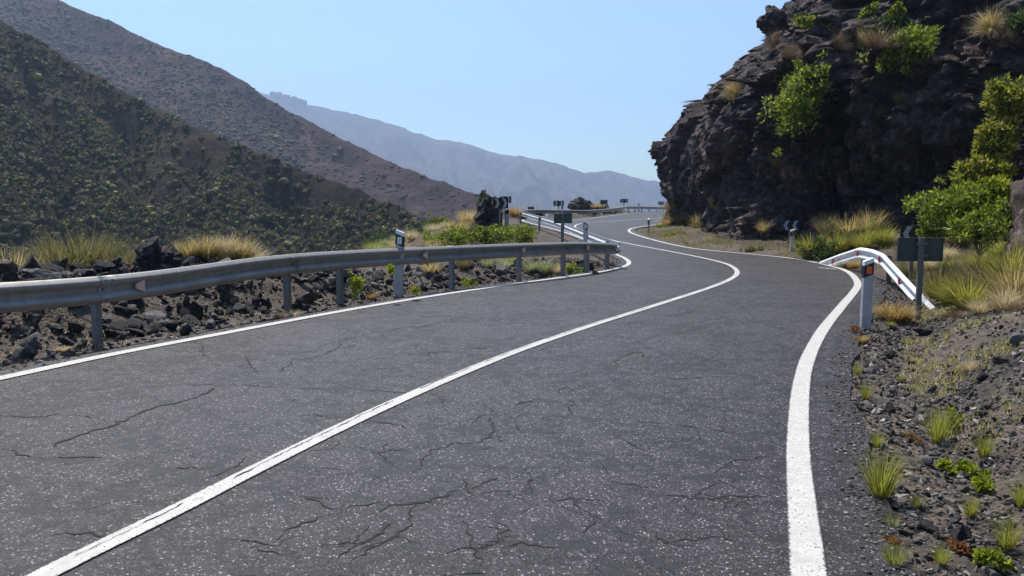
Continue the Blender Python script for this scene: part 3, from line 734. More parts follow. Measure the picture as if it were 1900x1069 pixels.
def rail(label, pts, side, joints, posts, mat, refl=(), refmat=None, bolts=True, group=None, postmat=None, low=False, reflsize=1.0, lin=False):
    P = resample(np.array(pts), .2) if lin else path3(pts); root = empty('guard_rail', (P[0][0], P[0][1], Tz(P[0][0], P[0][1])))
    inv = -root.location
    P = P+np.array(inv)[None]
    def W(p): return p
    L = np.concatenate([[0], np.cumsum(np.linalg.norm(np.diff(P[:, :2], axis=0), axis=1))])
    NP_ = normals(P[:, :2])*side
    js = [0]+sorted(joints)+[L[-1]]
    for k, (a, b) in enumerate(zip(js[:-1], js[1:])):
        b2 = min(b+.16, L[-1]); s = np.linspace(a, b2, max(3, int((b2-a)/.2)))
        Q = np.stack([np.interp(s, L, P[:, i]) for i in range(3)], 1)
        beam('rail_panel', Q, np.stack([np.interp(s, L, NP_[:, i]) for i in range(2)], 1), root, mat, .006*(k % 2))
    loc = np.array(root.location)
    for s in posts:
        p, t, _ = pos_at(P, s=s); n = np.array([-t[1], t[0]])*side; rz = math.atan2(t[1], t[0])
        g = Tz(p[0]+loc[0], p[1]+loc[1])-loc[2]-.12
        top = p[2]-.03; c = p[:2]-n*.09
        mb = MB()
        for off, d in (((0, 0), (.012, .10)), ((.030, .05), (.06, .012)), ((.030, -.05), (.06, .012))):
            cx = c[0]+t[0]*off[0]+n[0]*off[1]; cy = c[1]+t[1]*off[0]+n[1]*off[1]
            mb.box((cx, cy, (g+top)/2), (d[0], d[1], top-g), rz)
        mb.build('post', postmat or M['post'], root)
        mb = MB(); cc = p[:2]-n*.02; mb.box((cc[0], cc[1], p[2]-.157), (.09, .045, .17), rz, .01); mb.build('spacer', postmat or M['post'], root)
    if bolts:
        for s in joints:
            for ds, dz, e in ((.05, -.045, .074), (.05, -.157, .012), (.05, -.262, .082), (.13, -.045, .074)):
                p, t, _ = pos_at(P, s=s+ds); n = np.array([-t[1], t[0]])*side
                a = p[:2]+n*e; b = p[:2]+n*(e+.022); mb = MB()
                mb.tube([(a[0], a[1], p[2]+dz), (b[0], b[1], p[2]+dz)], [.014, .010], 8); mb.build('bolt', M['signpost'], root, True)
    for s in refl:
        p, t, _ = pos_at(P, s=s); n = np.array([-t[1], t[0]])*side; w = .05*reflsize; V = []
        for e in (.05, .092):
            for ds, dz in ((-w, .03), (-w, -.03), (w, -.075), (w, .075)):
                dz *= reflsize**.5
                q2 = p[:2]+t*ds*(1 if side < 0 else 1)+n*e; V.append((q2[0], q2[1], p[2]-.157+dz))
        mb = MB(); mb.add(V, [(3, 2, 1, 0), (4, 5, 6, 7), (0, 1, 5, 4), (1, 2, 6, 5), (2, 3, 7, 6), (3, 0, 4, 7)])
        mb.build('reflector', refmat, root)
    tag(root, label, 'guard rail', group); return root, P+loc, L
nearpts0 = [(-8.3, 4.2, 1.02), (-6.1, 6.3, 1.0), (-4.42, 8.4, .965), (-3.25, 11.45, 1.02), (-1.2, 15.0, .965), (1.23, 18.4, .89), (2.25, 20.2, .80), (2.86, 21.6, .72)]
nearpts = []
for x_, y_, z_ in nearpts0:
    k_ = 1.065-.045*max(0, (y_-15)/7); nearpts.append((x_*k_, y_*k_, HCAM+(z_-HCAM)*k_))
def s_for_u(pts, us):
    P = path3(pts); L = np.concatenate([[0], np.cumsum(np.linalg.norm(np.diff(P[:, :2], axis=0), axis=1))])
    return [L[at_u(P, u)] for u in us]
jn = s_for_u(nearpts, [185, 541, 834, 1050]); pn = s_for_u(nearpts, [187, 541, 640, 836, 962, 1049, 1098, 1131]); rn = s_for_u(nearpts, [229, 786, 967, 1085])
rail('long grey steel guard rail along the left edge of the near road', nearpts, -1, jn, [1.2]+pn, M['rail'], rn, M['peach'])
midpts = [(2.95, 21.7, .74), (2.85, 24, .76), (2.75, 28, .80), (2.55, 33, .90), (2.1, 39, 1.08), (1.35, 46, 1.27), (.55, 52.5, 1.47), (.2, 56, 1.55)]
rail('sunlit guard rail seen from behind, running back between the two bends', midpts, -1, [4, 8, 12, 16, 20, 24, 28, 32], [1.2, 6.5, 14, 22, 30], M['railsunlit'], (), None, False)
midlow = [(a-.02, b, c-.40) for a, b, c in midpts]
fp = [at(955, 392.5, 58.5), at(975, 389.6, 60.5), at(1000, 388.8, 62.5), at(1050, 389.5, 63.5), at(1085, 390, 65), at(1110, 388.8, 68), at(1140, 385.6, 75), at(1165, 382.6, 83), at(1195, 382.9, 92), at(1228, 384, 101), at(1250, 384, 110)]
PF = path3(fp); LF = np.linalg.norm(np.diff(PF[:, :2], axis=0), axis=1).sum()
rail('far guard rail on the outside of the second bend, below the hazy mountain', fp, -1, list(np.arange(4, LF-1, 4)), list(np.arange(1, LF-1, 4)), M['rail'], s_for_u(fp, [988, 1091, 1043]), M['whiteref'], False)
rp = [at(1522, 486, 23.9), at(1560, 471.5, 22.2), at(1598, 459, 20.3), at(1622, 463, 19.2), at(1642, 471, 18.2), at(1690, 522, 15.5), at(1738, 571, 13.3)]
root, RP, RL = rail('short white guard rail with ramped ends and red reflectors right of the bend', rp, -1, s_for_u(rp, [1598, 1642]), s_for_u(rp, [1600, 1648, 1692]), M['railsunlit'], s_for_u(rp, [1553, 1601, 1644, 1683]), M['redref'], False, reflsize=.9, lin=True)

# ------------------------------------------------------------------ delineator posts
def delineator(label, loc, rz, h=1.0, w=.15, slant=1, refl='orange', group='delineator posts', dep=.07, back=False):
    root = empty('delineator_post', loc, rz)
    s = .052*h*slant; x = w/2
    z = lambda f, sd: f*h+(s/2)*sd
    b1, b2, top = .765, .935, 1.0
    def seg(name, za, zb, mat, gr=0):
        mb = MB(); L = [(-x-gr, za if za == -.15 else z(za, -1)), (x+gr, za if za == -.15 else z(za, 1)), (x+gr, z(zb, 1)), (-x-gr, z(zb, -1))]
        mb.prism(L, -dep/2-gr, dep/2+gr); o = mb.build(name, mat, root)
        bm = o.modifiers.new('b', 'BEVEL'); bm.width = .006; bm.segments = 2; return o
    seg('body', -.15, b1, M['plastic']); seg('band', b1, b2, M['black'], .002); seg('cap', b2, top, M['cap'], .001)
    mb = MB()
    if refl == 'orange': mb.prism([(-.035, z(.80, 0)), (.037, z(.80, 0)), (.037, z(.905, 0)), (-.035, z(.905, 0))], -dep/2-.010, -dep/2-.001); mb.build('reflector', M['orange'], root)
    elif refl == 'white':
        for a in (-.040, .004):
            mb = MB(); mb.prism([(a, z(.79, 0)), (a+.036, z(.79, 0)), (a+.036, z(.905, 0)), (a, z(.905, 0))], -dep/2-.010, -dep/2-.001); mb.build('reflector', M['whiteref'], root)
    tag(root, label, 'delineator post', group); return root
def place_px(u, vbase, Y=None):
    p = gp(u, vbase) if Y is None else at(u, vbase, Y)
    if Y is None:
        h_ = hit(u, vbase); p = np.array(h_[0]) if h_ else p
    return p
p = at(1605, 611, 11.05); delineator('white delineator post with orange reflector standing at the inside of the right bend', p, R(4), 1.0, .138, 1, 'orange')
p = at(1469, 476, 28.7); delineator('slim delineator post with red reflector in front of the double chevron sign', p, R(3), .99, .15, 1, 'orange')
p = at(739, 541, 14.7); o_ = delineator('white delineator post with twin white reflectors behind the left guard rail', p, R(-8), 1.14, .165, -1, 'white'); o_.rotation_euler = (0, R(3), R(-8))
p = at(1203, 440.5, 42.5); delineator('small delineator post at the tip of the grassy inside bend', p, R(60), 1.0, .15, 1, None)
p = at(1086, 466, 25.5); p[2] -= .2; delineator('delineator post with square white reflector in front of the sunlit rail', p, R(-5), .98+.2, .14, -1, 'white')
p = at(940.5, 428, 31.5); delineator('pale delineator post half hidden beside the angled chevron board', p, R(-30), .87, .15, 1, None)
p = at(1185, 392.5, 94); delineator('tiny far delineator post behind the last stretch of far rail', p, R(20), .98, .15, -1, None)
p = at(1127, 393.5, 73); delineator('tiny dark delineator post beside the blank far sign', p, R(20), .75, .15, -1, None)
p = at(1043, 398, 64.8); delineator('tiny dark delineator post under the far double chevron sign', p, R(20), .68, .15, -1, None)

# ------------------------------------------------------------------ signs
def chevron_sign(label, c, rz, w, h, n, direction, zb, posts=(0,), name='chevron_sign', back=False, group='chevron signs'):
    """c centre of the panel, zb ground z"""
    root = empty(name, (c[0], c[1], zb), rz); H = c[2]-zb
    mb = MB(); mb.box((0, 0, H), (w, .025, h), 0, .008); pn = mb.build('panel', M['signback'], root)
    mb = MB(); mb.box((0, -.0165, H), (w-.02, .006, h-.02)); face = mb.build('face', M['signblack'] if not back else M['signback'], root)
    if not back:
        cw = w/n
        for k in range(n):
            x0 = -w/2+cw*k+cw*.5; a = cw*.30; t = cw*.36; hh = h*.44
            d = direction
            pts = [(-a-t*.1, hh), (-a+t, hh), (a+t*.1, 0), (-a+t, -hh), (-a-t*.1, -hh), (a-t*.9, 0)]
            pts = [(x0+q[0]*d, H+q[1]) for q in pts]
            if d < 0: pts = pts[::-1]
            pts = pts[::-1]
            mb = MB(); mb.prism(pts, -.026, -.0200); mb.build('chevron', M['signwhite'], root)
    else:
        mb = MB()
        for sx in (-1, 1): mb.box((sx*(w/2-.006), -.026, H), (.012, .024, h))
        for sz_ in (-1, 1): mb.box((0, -.026, H+sz_*(h/2-.006)), (w-.026, .024, .012))
        mb.build('rim', M['signback'], root)
    py = .045 if not back else -.060
    for px_ in posts:
        mb = MB(); top = H+h*.5-.0; mb.box((px_, py, (top-.3)/2), (.08 if not back else .085, .05, top+.3), 0, .008); mb.build('post', M['signpost'], root)
    if back:
        mb = MB()
        for zz in (-.25, .25): mb.box((0, -.0965, H+zz*h), (.16, .018, .035), 0, .005)
        mb.build('clamp', M['signpost'], root)
    tag(root, label, 'road sign', group); return root
chevron_sign('dark back of a road sign on a pole above the end of the white rail', at(1706, 463, 12.35), R(-3), .70, .372, 1, 1, at(1706, 590, 12.35)[2], name='road_sign', back=True, group=None)
c = at(1696, 434, 18.4); chevron_sign('left pointing chevron board partly behind the dark sign back and the bush', c, R(6), .70, .40, 2, -1, Tz(c[0], c[1]))
c = at(1467, 418.5, 31.0); chevron_sign('double left pointing chevron board at the foot of the cliff', c, R(4), .72, .42, 2, -1, Tz(c[0], c[1]))
c = at(1044.5, 405.5, 29.5); chevron_sign('blank back of a small sign on a pole between the two guard rails', c, R(-4), .68, .36, 1, 1, .1, name='road_sign', back=True, group=None)
c = at(929, 377, 30); chevron_sign('large angled right pointing chevron board beside the black lava rock', c, R(38), .72, .40, 2, 1, Tz(c[0], c[1]))
c = at(938, 370.5, 47); chevron_sign('second chevron board showing over the top of the large angled one', c, R(28), .78, .38, 2, 1, Tz(c[0], c[1])-.3)
c = at(1036.5, 377.5, 66); chevron_sign('far chevron board above the left part of the far rail', c, R(0), .88, .46, 2, 1, Tz(c[0], c[1])-.3)
c = at(1120.5, 375.3, 76); chevron_sign('blank dark sign board on two short posts beyond the far rail', c, R(0), .70, .42, 1, 1, Tz(c[0], c[1])-.3, (-.12, .12), name='road_sign', back=True, group=None)
c = at(1158, 372.8, 84); chevron_sign('small far chevron board at the crest of the far rail', c, R(0), .82, .42, 2, 1, Tz(c[0], c[1])-.3)
c = at(1226.5, 377, 104); chevron_sign('farthest chevron board half hidden by the grass at the cliff edge', c, R(0), .75, .42, 2, 1, Tz(c[0], c[1])-.3)

# ------------------------------------------------------------------ rocks
def rock_mesh(name, seed, sub=3, cuts=9, sq=(1, .85, .7), fine=.035, mat=None):
    r = np.random.default_rng(seed); V, Fs = (I1, I2, I3, I4)[sub-1]; V = V.copy()
    for _ in range(cuts):
        n = r.standard_normal(3); n /= np.linalg.norm(n); d = r.uniform(.30, .68)
        k = V@n-d; V = V-np.maximum(0, k)[:, None]*n[None]*.94
    V = V*(1+.10*fbm(V*1.3+seed, 3, seed)[:, None]*2)
    V = V+V/np.linalg.norm(V, axis=1)[:, None]*(fine*fbm(V*5+seed, 4, seed+1, .6)*2)[:, None]
    V = V*np.array(sq); V[:, 2] -= V[:, 2].min()
    me = npmesh(name, V, Fs, False); me.materials.append(mat); return me
RK = {}
for mk in ('rockdark', 'rockgrey', 'rockbrown'):
    RK[mk] = [rock_mesh('rock', 10+i+{'rockdark': 0, 'rockgrey': 40, 'rockbrown': 80}[mk], 3, 10+i % 5, [(1, .8, .62), (1, .9, .8), (1, .65, .45), (.9, .9, .9)][i % 4], .05, M[mk]) for i in range(6)]
def put_rock(p, size, mk, label, group=None, tilt=.5, sink=.25, k=None, me=None):
    me = me or RK[mk][k if k is not None else random.randrange(6)]
    o = bpy.data.objects.new('rock', me); COL.objects.link(o)
    o.scale = (size*random.uniform(.85, 1.15), size*random.uniform(.85, 1.15), size*random.uniform(.85, 1.1))
    o.rotation_euler = (random.uniform(-tilt, tilt), random.uniform(-tilt, tilt), random.uniform(0, 6.28))
    o.location = (float(p[0]), float(p[1]), float(p[2])-sink*size); tag(o, label, 'rock', group); return o
def rock_px(u, v, wpx, mk, label, group=None, Y=None, me=None, tilt=.4):
    if Y is None:
        h_ = hit(u, v, 't'); p = h_[0] if h_ else Vector(gp(u, v))
    else:
        p = Vector(at(u, v, Y).tolist()); tz = Tz(p[0], p[1])
        if p[2] > tz+.05: wpx *= 1.35; p[2] = max(tz, p[2]-.35)
    return put_rock(p, wpx*p[1]/F/2, mk, label, group, tilt, .2, None, me)
for u, v, w, mk, lab, Y in [
 (55, 652, 56, 'rockgrey', 'grey boulder lying at the far left edge below the rail', None),
 (224, 605, 50, 'rockdark', 'dark boulder behind the first visible rail post', None),
 (440, 575, 44, 'rockgrey', 'pale topped boulder in the rubble under the middle of the left rail', None),
 (395, 590, 44, 'rockgrey', 'angular grey stone left of the pale topped boulder', None),
 (345, 608, 52, 'rockgrey', 'rough grey stone in the middle of the rubble under the rail', None),
 (322, 612, 40, 'rockdark', 'wedge shaped dark stone beside the rough grey one', None),
 (575, 560, 70, 'rockbrown', 'broad flat brown slab beside the rail post under the joint', None),
 (230, 625, 30, 'rockgrey', 'small grey stone right of the first rail post', None),
 (205, 640, 26, 'rockgrey', 'small pale stone at the foot of the first rail post', None),
 (388, 608, 30, 'rockgrey', 'pointed stone with a sunlit edge near the asphalt', None),
 (-5, 500, 66, 'rockbrown', 'reddish brown boulder cut by the left edge of the picture', 9.6),
 (180, 500, 74, 'rockdark', 'large block of dark rock on the rubble bank above the rail', 11.2),
 (100, 506, 60, 'rockdark', 'dark jagged block left on the rubble bank above the rail', 10.6),
 (292, 505, 84, 'rockdark', 'largest black lava block standing above the rail left of the golden grass', 11.7),
 (395, 492, 38, 'rockdark', 'low dark stone in front of the golden grass above the rail', 12.2),
 (1104, 511, 20, 'rockgrey', 'pale stone inside the tip of the left bend', None),
 (1124, 503, 22, 'rockgrey', 'light grey stone near the end of the left rail', None),
 (1082, 498, 24, 'rockdark', 'square dark stone behind the last rail posts', None),
 (1000, 517, 40, 'rockdark', 'dark stone under the rail left of the small green plant', None),
 (940, 521, 46, 'rockdark', 'dark stone under the rail beside the pale grass', None),
 (1235, 395, 1, 'rockdark', '', None),
 (1718, 622, 46, 'rockdark', 'dark stone on the right verge below the pole of the dark sign', None),
 (1658, 614, 26, 'rockdark', 'small round dark stone right of the orange reflector post', None),
 (1650, 665, 30, 'rockdark', 'flat dark stone on the right verge below the reflector post', None),
 (1705, 664, 24, 'rockdark', 'small dark stone beside the flat dark one on the verge', None),
 (1857, 672, 50, 'rockbrown', 'pale brown slab on the right slope', None),
 (1889, 640, 44, 'rockgrey', 'grey rock at the right picture edge below the straw grass', None),
 (1725, 985, 44, 'rockdark', 'dark grey stone low on the right verge, left of the larger one', None),
 (1785, 1000, 54, 'rockdark', 'largest dark stone in the lower right corner', None),
 (1712, 832, 24, 'rockdark', 'small dark stone under the yellow green weed', None),
 (1720, 863, 34, 'rockgrey', 'flat pale stone in the middle of the right verge', None),
 (1655, 730, 24, 'rockgrey', 'pale stone at the asphalt edge beside the small green weed', None),
 (1730, 728, 26, 'rockgrey', 'grey stone in the gravel right of the small weeds', None),
 (1650, 765, 26, 'rockdark', 'small dark stone beside pale pebbles on the verge', None),
 (1825, 705, 30, 'rockdark', 'thin dark stone below the pale brown slab', None)]:
    if lab and w != 84: rock_px(u, v, w, mk, lab, None, Y)
random.seed(21)
def rr(): return random.random()
# left rubble along the rail
for k in range(190):
    s = rr(); Y = 6.0+s*14.5; i = np.argmin(np.abs(Lline[:, 1]-Y)+(Lline[:, 0] > 4)*99)
    d = 1.0+rr()**.8*1.6; x = Lline[i, 0]+NL[i, 0]*d; y = Lline[i, 1]+NL[i, 1]*d
    sz = .07+.22*rr()**1.8
    if Y > 13.5 and rr() < .45: continue
    put_rock((x, y, Tz(x, y)), sz, random.choice(['rockdark', 'rockgrey', 'rockgrey']), 'loose broken stone in the rubble under the left guard rail', 'loose stones under the left guard rail')
for k in range(75):
    x = -7.4+rr()*3.4; y = 9.2+rr()*3.4; sz = .07+.17*rr()**1.6
    put_rock((x, y, Tz(x, y)), sz, random.choice(['rockdark', 'rockdark', 'rockdark', 'rockgrey']), 'broken dark stone piled on the bank above the left rail', 'dark stones piled on the left bank')
for k in range(40):
    x = -1.0+rr()*3.4; y = 18.5+rr()*5.5; 
    if Tz(x, y) < -.3 or inside(np.array([x]), np.array([y]), poly)[0]: continue
    put_rock((x, y, Tz(x, y)), .07+.15*rr()**2, random.choice(['rockdark', 'rockgrey', 'rockdark']), 'stone on the ground inside the left bend', 'stones inside the left bend')
for k in range(90):
    x = 3.0+rr()*5; y = 4+rr()*11
    i = inside(np.array([x]), np.array([y]), poly)[0]
    if i or pdist(np.array([x]), np.array([y]), RD_R)[0] > 2.6: continue
    put_rock((x, y, Tz(x, y)), .03+.08*rr()**2, random.choice(['rockdark', 'rockgrey', 'rockgrey']), 'small loose stone on the right gravel verge', 'small stones on the right verge')
for k in range(26):
    Y = 61+rr()*16; j = np.argmin(np.abs(PF[:, 1]-Y)); x = PF[j, 0]-.5+rr()*.7; y = PF[j, 1]+.3+rr()*1.2
    put_rock((x, y, Tz(x, y)), .12+.22*rr(), 'rockdark', 'dark stone heaped behind the far guard rail', 'dark stones behind the far rail')
for k in range(30):
    i = random.randrange(len(Rline)); 
    x, y = Rline[i]-NR[i]*(.9+rr()*1.6)
    if not (17 < y < 46): continue
    put_rock((x, y, Tz(x, y)), .08+.2*rr()**2, random.choice(['rockdark', 'rockgrey']), 'stone lying at the foot of the cliff beside the road', 'stones at the cliff foot')
# big black lava pinnacle on the promontory
def crag(name, label, loc, size, seed, mat, rz=0):
    V, Fs = I4; V = V.copy()
    Q = V*np.array(size)
    kq = .6/min(size); d = .42*facet(Q*1.3*kq+seed, seed, 1.3)+.15*facet(Q*3.2*kq+seed, seed+5, 1.3)+.06*facet(Q*8*kq, seed+8, 1.2)+.05*fbm(Q*6, 3, seed)
    Q = Q+V*(d*min(size)*1.2)[:, None]
    o = link(name, npmesh(name, Q, Fs, False), None, [mat]); o.location = [float(c) for c in loc]; o.rotation_euler = (0, 0, rz); tag(o, label, 'rock'); return o
c = at(907, 403, 31); crag('lava_rock', 'black lava rock standing beside the angled chevron boards', (c[0], c[1], c[2]-.1), (.50, .5, .62), 5, M['rockdark'])
c = at(288, 482, 11.7); crag('lava_rock', 'largest black lava block standing above the rail left of the golden grass', c, (.31, .26, .24), 21, M['rockdark'])
c = at(1431, 26, 40.5); crag('lava_rock', 'rounded dark rock knob standing out on the cliff skyline', (c[0]+.5, c[1]+1, c[2]-.2), (.75, .7, .5), 25, M['cliff'])
c = at(1083, 383, 90); crag('lava_rock', 'dark blue black crag beyond the far rail, left part', (c[0]-.6, c[1], c[2]), (1.15, 1.0, .85), 9, M['cliff'])
c = at(1102, 386, 92); crag('lava_rock', 'low dark crag beyond the far rail, right of the taller one', (c[0], c[1], c[2]-.1), (1.4, 1.0, .50), 12, M['cliff'])
c = at(985, 392, 64); crag('lava_rock', 'dark low rock showing under the left end of the far rail', (c[0], c[1], c[2]-.25), (1.0, .6, .35), 14, M['rockdark'])
c = at(896, 361, 60); crag('lava_rock', 'tiny dark knob on the ridge line above the green shrub', (c[0], c[1], c[2]), (.28, .3, .22), 15, M['cliff'])
# near rock face at the right edge
V, Fs = I4; V = V.copy(); Q = V*np.array([1.3, 1.9, 1.9]); d = .30*facet(Q*1.1+3, 33, 1.1)+.12*facet(Q*3+3, 38, 1.2)+.08*fbm(Q*4, 4, 39)
Q = Q+V*d[:, None]; c = at(1905, 400, 11.4)
o = link('rock_outcrop', npmesh('rock_outcrop', Q, Fs, False), None, [M['rockbrown']]); o.location = (c[0]+1.75, c[1]+.3, 1.0); tag(o, 'reddish brown rock face cut by the right edge of the picture', 'rock')

# gravel (uncountable)
def gravel(name, n, xs, ys, dmax, label, szr, side):
    x = rng.uniform(*xs, n); y = ys[0]+(ys[1]-ys[0])*rng.uniform(0, 1, n)**1.35
    ins = inside(x, y, poly); dL = pdist(x, y, RD_L); dR = pdist(x, y, RD_R); d = dL if side == 'L' else dR; o_ = dR if side == 'L' else dL
    den = grid_noise(x, y, 1.1, 3, 77)
    m = ~ins & (d < o_) & (d < dmax) & ((den+rng.uniform(-.4, .4, n) > -.32) | ((d < .6) & (rng.uniform(0, 1, n) < .6)))
    edge = ins & (d < .10+.18*rng.uniform(0, 1, n)**2) & (rng.uniform(0, 1, n) < .6)
    m |= edge
    x, y = x[m], y[m]; ins = ins[m]
    z = np.where(ins, Zr(x, y), np.array([Tz(a, b) for a, b in zip(x, y)]))
    r = szr[0]+(szr[1]-szr[0])*rng.uniform(0, 1, len(x))**(6 if side == 'R' else 3.2); r[ins] = np.minimum(r[ins], .012)
    if szr[1] > .1: m = ~ins & (d[m] > .55); x, y, z, r = x[m], y[m], z[m], r[m]
    P_ = np.stack([x, y, z+r*.2], 1); big = r > .012
    if szr[1] > .1: return scatter_stones(name, P_, r, M['rubble'], label, 'rubble')
    scatter_stones(name, P_[big], r[big], M['gravel'], label, 'gravel')
    return scatter_blobs('fine_gravel', P_[~big], r[~big]*1.2, M['gravel'], 'fine grit, '+label, 'gravel', 0, .6, .42)
gravel('gravel', 190000, (1.5, 9), (2.6, 20), 3.2, 'loose dark gravel and pale pebbles on the right verge', (.004, .042), 'R')
gravel('rubble', 17000, (-10, 4.5), (3.5, 24), 3.6, 'broken stones too many to count in the rubble along the left verge', (.03, .17), 'L')
gravel('gravel', 60000, (-10, 4.5), (3.5, 26), 2.6, 'dark crushed gravel along the left verge under the rail', (.010, .055), 'L')

# ------------------------------------------------------------------ vegetation
def tussock_mesh(name, mat, n=420, h=1., spread=.9, droop=.6, w=.012, seed=0, base=.16, up=.0):
    r = np.random.default_rng(seed)
    az = r.uniform(0, 6.283, n); lean = r.uniform(0, 1, n)**.8*spread; L = h*r.uniform(.5, 1.08, n); dr = droop*r.uniform(.3, 1.3, n)
    b0 = np.stack([np.cos(az)*base*r.uniform(0, 1, n)**.6, np.sin(az)*base*r.uniform(0, 1, n)**.6, np.zeros(n)], 1)
    o = np.stack([np.cos(az), np.sin(az), np.zeros(n)], 1); sd = np.stack([-np.sin(az+r.uniform(-.9, .9, n)), np.cos(az), np.zeros(n)], 1)
    V = []
    kk = 5
    for j in range(kk):
        t = j/(kk-1)
        out = np.sin(lean)*t*.75+dr*.42*t**2.2; hz = np.cos(lean*.9)*t-dr*.42*t**2.6
        p = b0+o*(out*L)[:, None]; p[:, 2] += np.maximum(hz*L, -.05); p += r.normal(0, .008, (n, 3))*t
        ww = w*(1-t)**.6*.5+w*.08
        V += [p-sd*ww, p+sd*ww]
    V = np.stack(V, 1).reshape(-1, 3); bse = np.arange(n)[:, None]*(2*kk)
    Fq = np.concatenate([bse+np.array([[2*j, 2*j+1, 2*j+3, 2*j+2]]) for j in range(kk-1)], 0)
    me = npmesh(name, V, Fq, False); me.materials.append(mat); return me
TM = {}
for i, (k, n, sp, dr, w) in enumerate([('gold', 520, .75, .6, .013), ('amber', 520, .9, .7, .013), ('straw', 520, .95, .75, .011), ('limegrass', 700, 1.0, .7, .012), ('olivegrass', 620, .95, .4, .012), ('palegrass', 420, .8, .5, .014), ('drybrown', 480, 1.1, .5, .010)]):
    TM[k] = [tussock_mesh('grass_tussock', M[k], n, 1., sp, dr, w, 300+i*10+j, .18) for j in range(3)]
TM['weed'] = [tussock_mesh('green_weed', M['limegrass'], 230, 1., .8, .25, .011, 500+j, .10) for j in range(3)]
def tussock(u, v, hpx, kind, label, group=None, which='any', Y=None, wide=1., name='grass_tussock', cat='grass tussock', lift=0):
    if Y is None:
        h_ = hit(u, v, which)
        if h_ is None: return None
        p, nrm, Yd = h_[0], h_[1], h_[2]
    else:
        p = Vector(at(u, v, Y).tolist()); Yd = Y; nrm = Vector((0, 0, 1))
    if Y is not None:
        tz = Tz(p[0], p[1]); sink_ = min(p[2]-tz, .35)
        if sink_ > -.6: p = Vector((p[0], p[1], max(tz, p[2]-.5))); hpx = max(hpx*.6, hpx+sink_*F/Yd*.7)
    s = hpx*Yd/F*(1.3 if (u < 480 and v < 500) else 1.12)
    o = bpy.data.objects.new(name, random.choice(TM[kind])); COL.objects.link(o)
    o.location = p-Vector((0, 0, .04*s)); o.scale = (s*wide, s*wide, s); o.rotation_euler = (0, 0, random.uniform(0, 6.28))
    if which == 'c':
        if nrm.dot(Vector((-1, -1, 0))) < 0: nrm = -nrm
        ax = (Vector((0, 0, 1))+nrm*.9).normalized(); q = Vector((0, 0, 1)).rotation_difference(ax)
        o.rotation_euler = q.to_euler(); o.location = p+nrm*.04; o.scale = [1.15*c_ for c_ in o.scale]
    tag(o, label, cat, group); return o
def bush(u, v, wpx, hpx, mat, label, Y=None, which='any', leaf=.05, dens=1., seed=0, depth=None, name='bush', cat='bush', trunk=False, stem=True, shape=1., group=None, lean=0, long=1.9, basev=None):
    """u,v: centre of the crown in the photo; real crown is an ellipsoid of leaf clumps around branches"""
    r = np.random.default_rng(seed+900)
    if Y is None:
        h_ = hit(u, v, which)
        if h_ is None: return None
        Yd = h_[2]-.25*wpx*h_[2]/F
    else: Yd = Y
    c = at(u, v, Yd); rx = wpx*Yd/F/2; rz_ = hpx*Yd/F/2; ry = depth or max(min(rx, rz_)*1.0, .15)
    if basev is not None: b = at(basev[0], basev[1], Yd)
    else: b = np.array([c[0], c[1]+ry*.3, c[2]-rz_*1.02])
    root = empty(name, b)
    nc = int((46 if which != 'c' else 74)*dens); cl = r.standard_normal((nc, 3)); cl /= np.linalg.norm(cl, axis=1)[:, None]
    cl *= (r.uniform(.15, 1, nc)**.5*(1+.9*fbm(cl*1.5+seed*3.3, 3, seed)))[:, None]
    fly = r.uniform(0, 1, nc) < .14; cl[fly] *= 1.3
    cl = cl*np.array([rx, ry, rz_]); cl[:, 0] += cl[:, 2]*lean
    cs = min(rx, rz_)*r.uniform(.14, .40, nc); cl *= r.uniform(.8, 1.22, nc)[:, None]
    cs[fly] *= .55
    per = int(34)
    d = r.standard_normal((nc, per, 3)); d /= np.linalg.norm(d, axis=2)[..., None]
    C = cl[:, None]+d*(cs[:, None]*r.uniform(.3, 1.05, (nc, per)))[..., None]
    C = C.reshape(-1, 3); D = d.reshape(-1, 3)+r.normal(0, .45, (len(C), 3))+np.array([0, 0, .45]); D /= np.linalg.norm(D, axis=1)[:, None]
    a = np.cross(D, r.standard_normal(D.shape)); a /= np.linalg.norm(a, axis=1)[:, None]
    sz = leaf*r.uniform(.6, 1.25, len(C))
    tip = C+D*(sz*long)[:, None]; mid = C+D*(sz*long*.5)[:, None]; s = a*(sz*.42)[:, None]
    V = np.stack([C, mid-s, tip, mid+s], 1).reshape(-1, 3)+c-b
    me = npmesh('foliage', V, np.arange(len(V)).reshape(-1, 4)); link('foliage', me, root, [mat])
    if stem:
        mb = MB(); pick = r.choice(nc, min(nc, 14 if trunk else 9), replace=False)
        fork = (c-b)*np.array([.5, .5, .35]) if trunk else np.array([0, 0, .05])
        r0 = max(.012, rx*.045)
        if trunk: mb.tube([(0, 0, -.1), tuple(fork*.5+np.array([.03, 0, 0])), tuple(fork)], [r0*1.3, r0*1.1, r0], 7)
        for i in pick:
            e = cl[i]+c-b; m_ = fork+(e-fork)*.5+r.normal(0, rx*.06, 3)+np.array([0, 0, rx*.05])
            mb.tube([tuple(fork), tuple(m_), tuple(e)], [r0*.7, r0*.45, r0*.2], 5)
        mb.build('trunk' if trunk else 'stem', M['bark'], root)
    tag(root, label, cat, group); return root

random.seed(5)
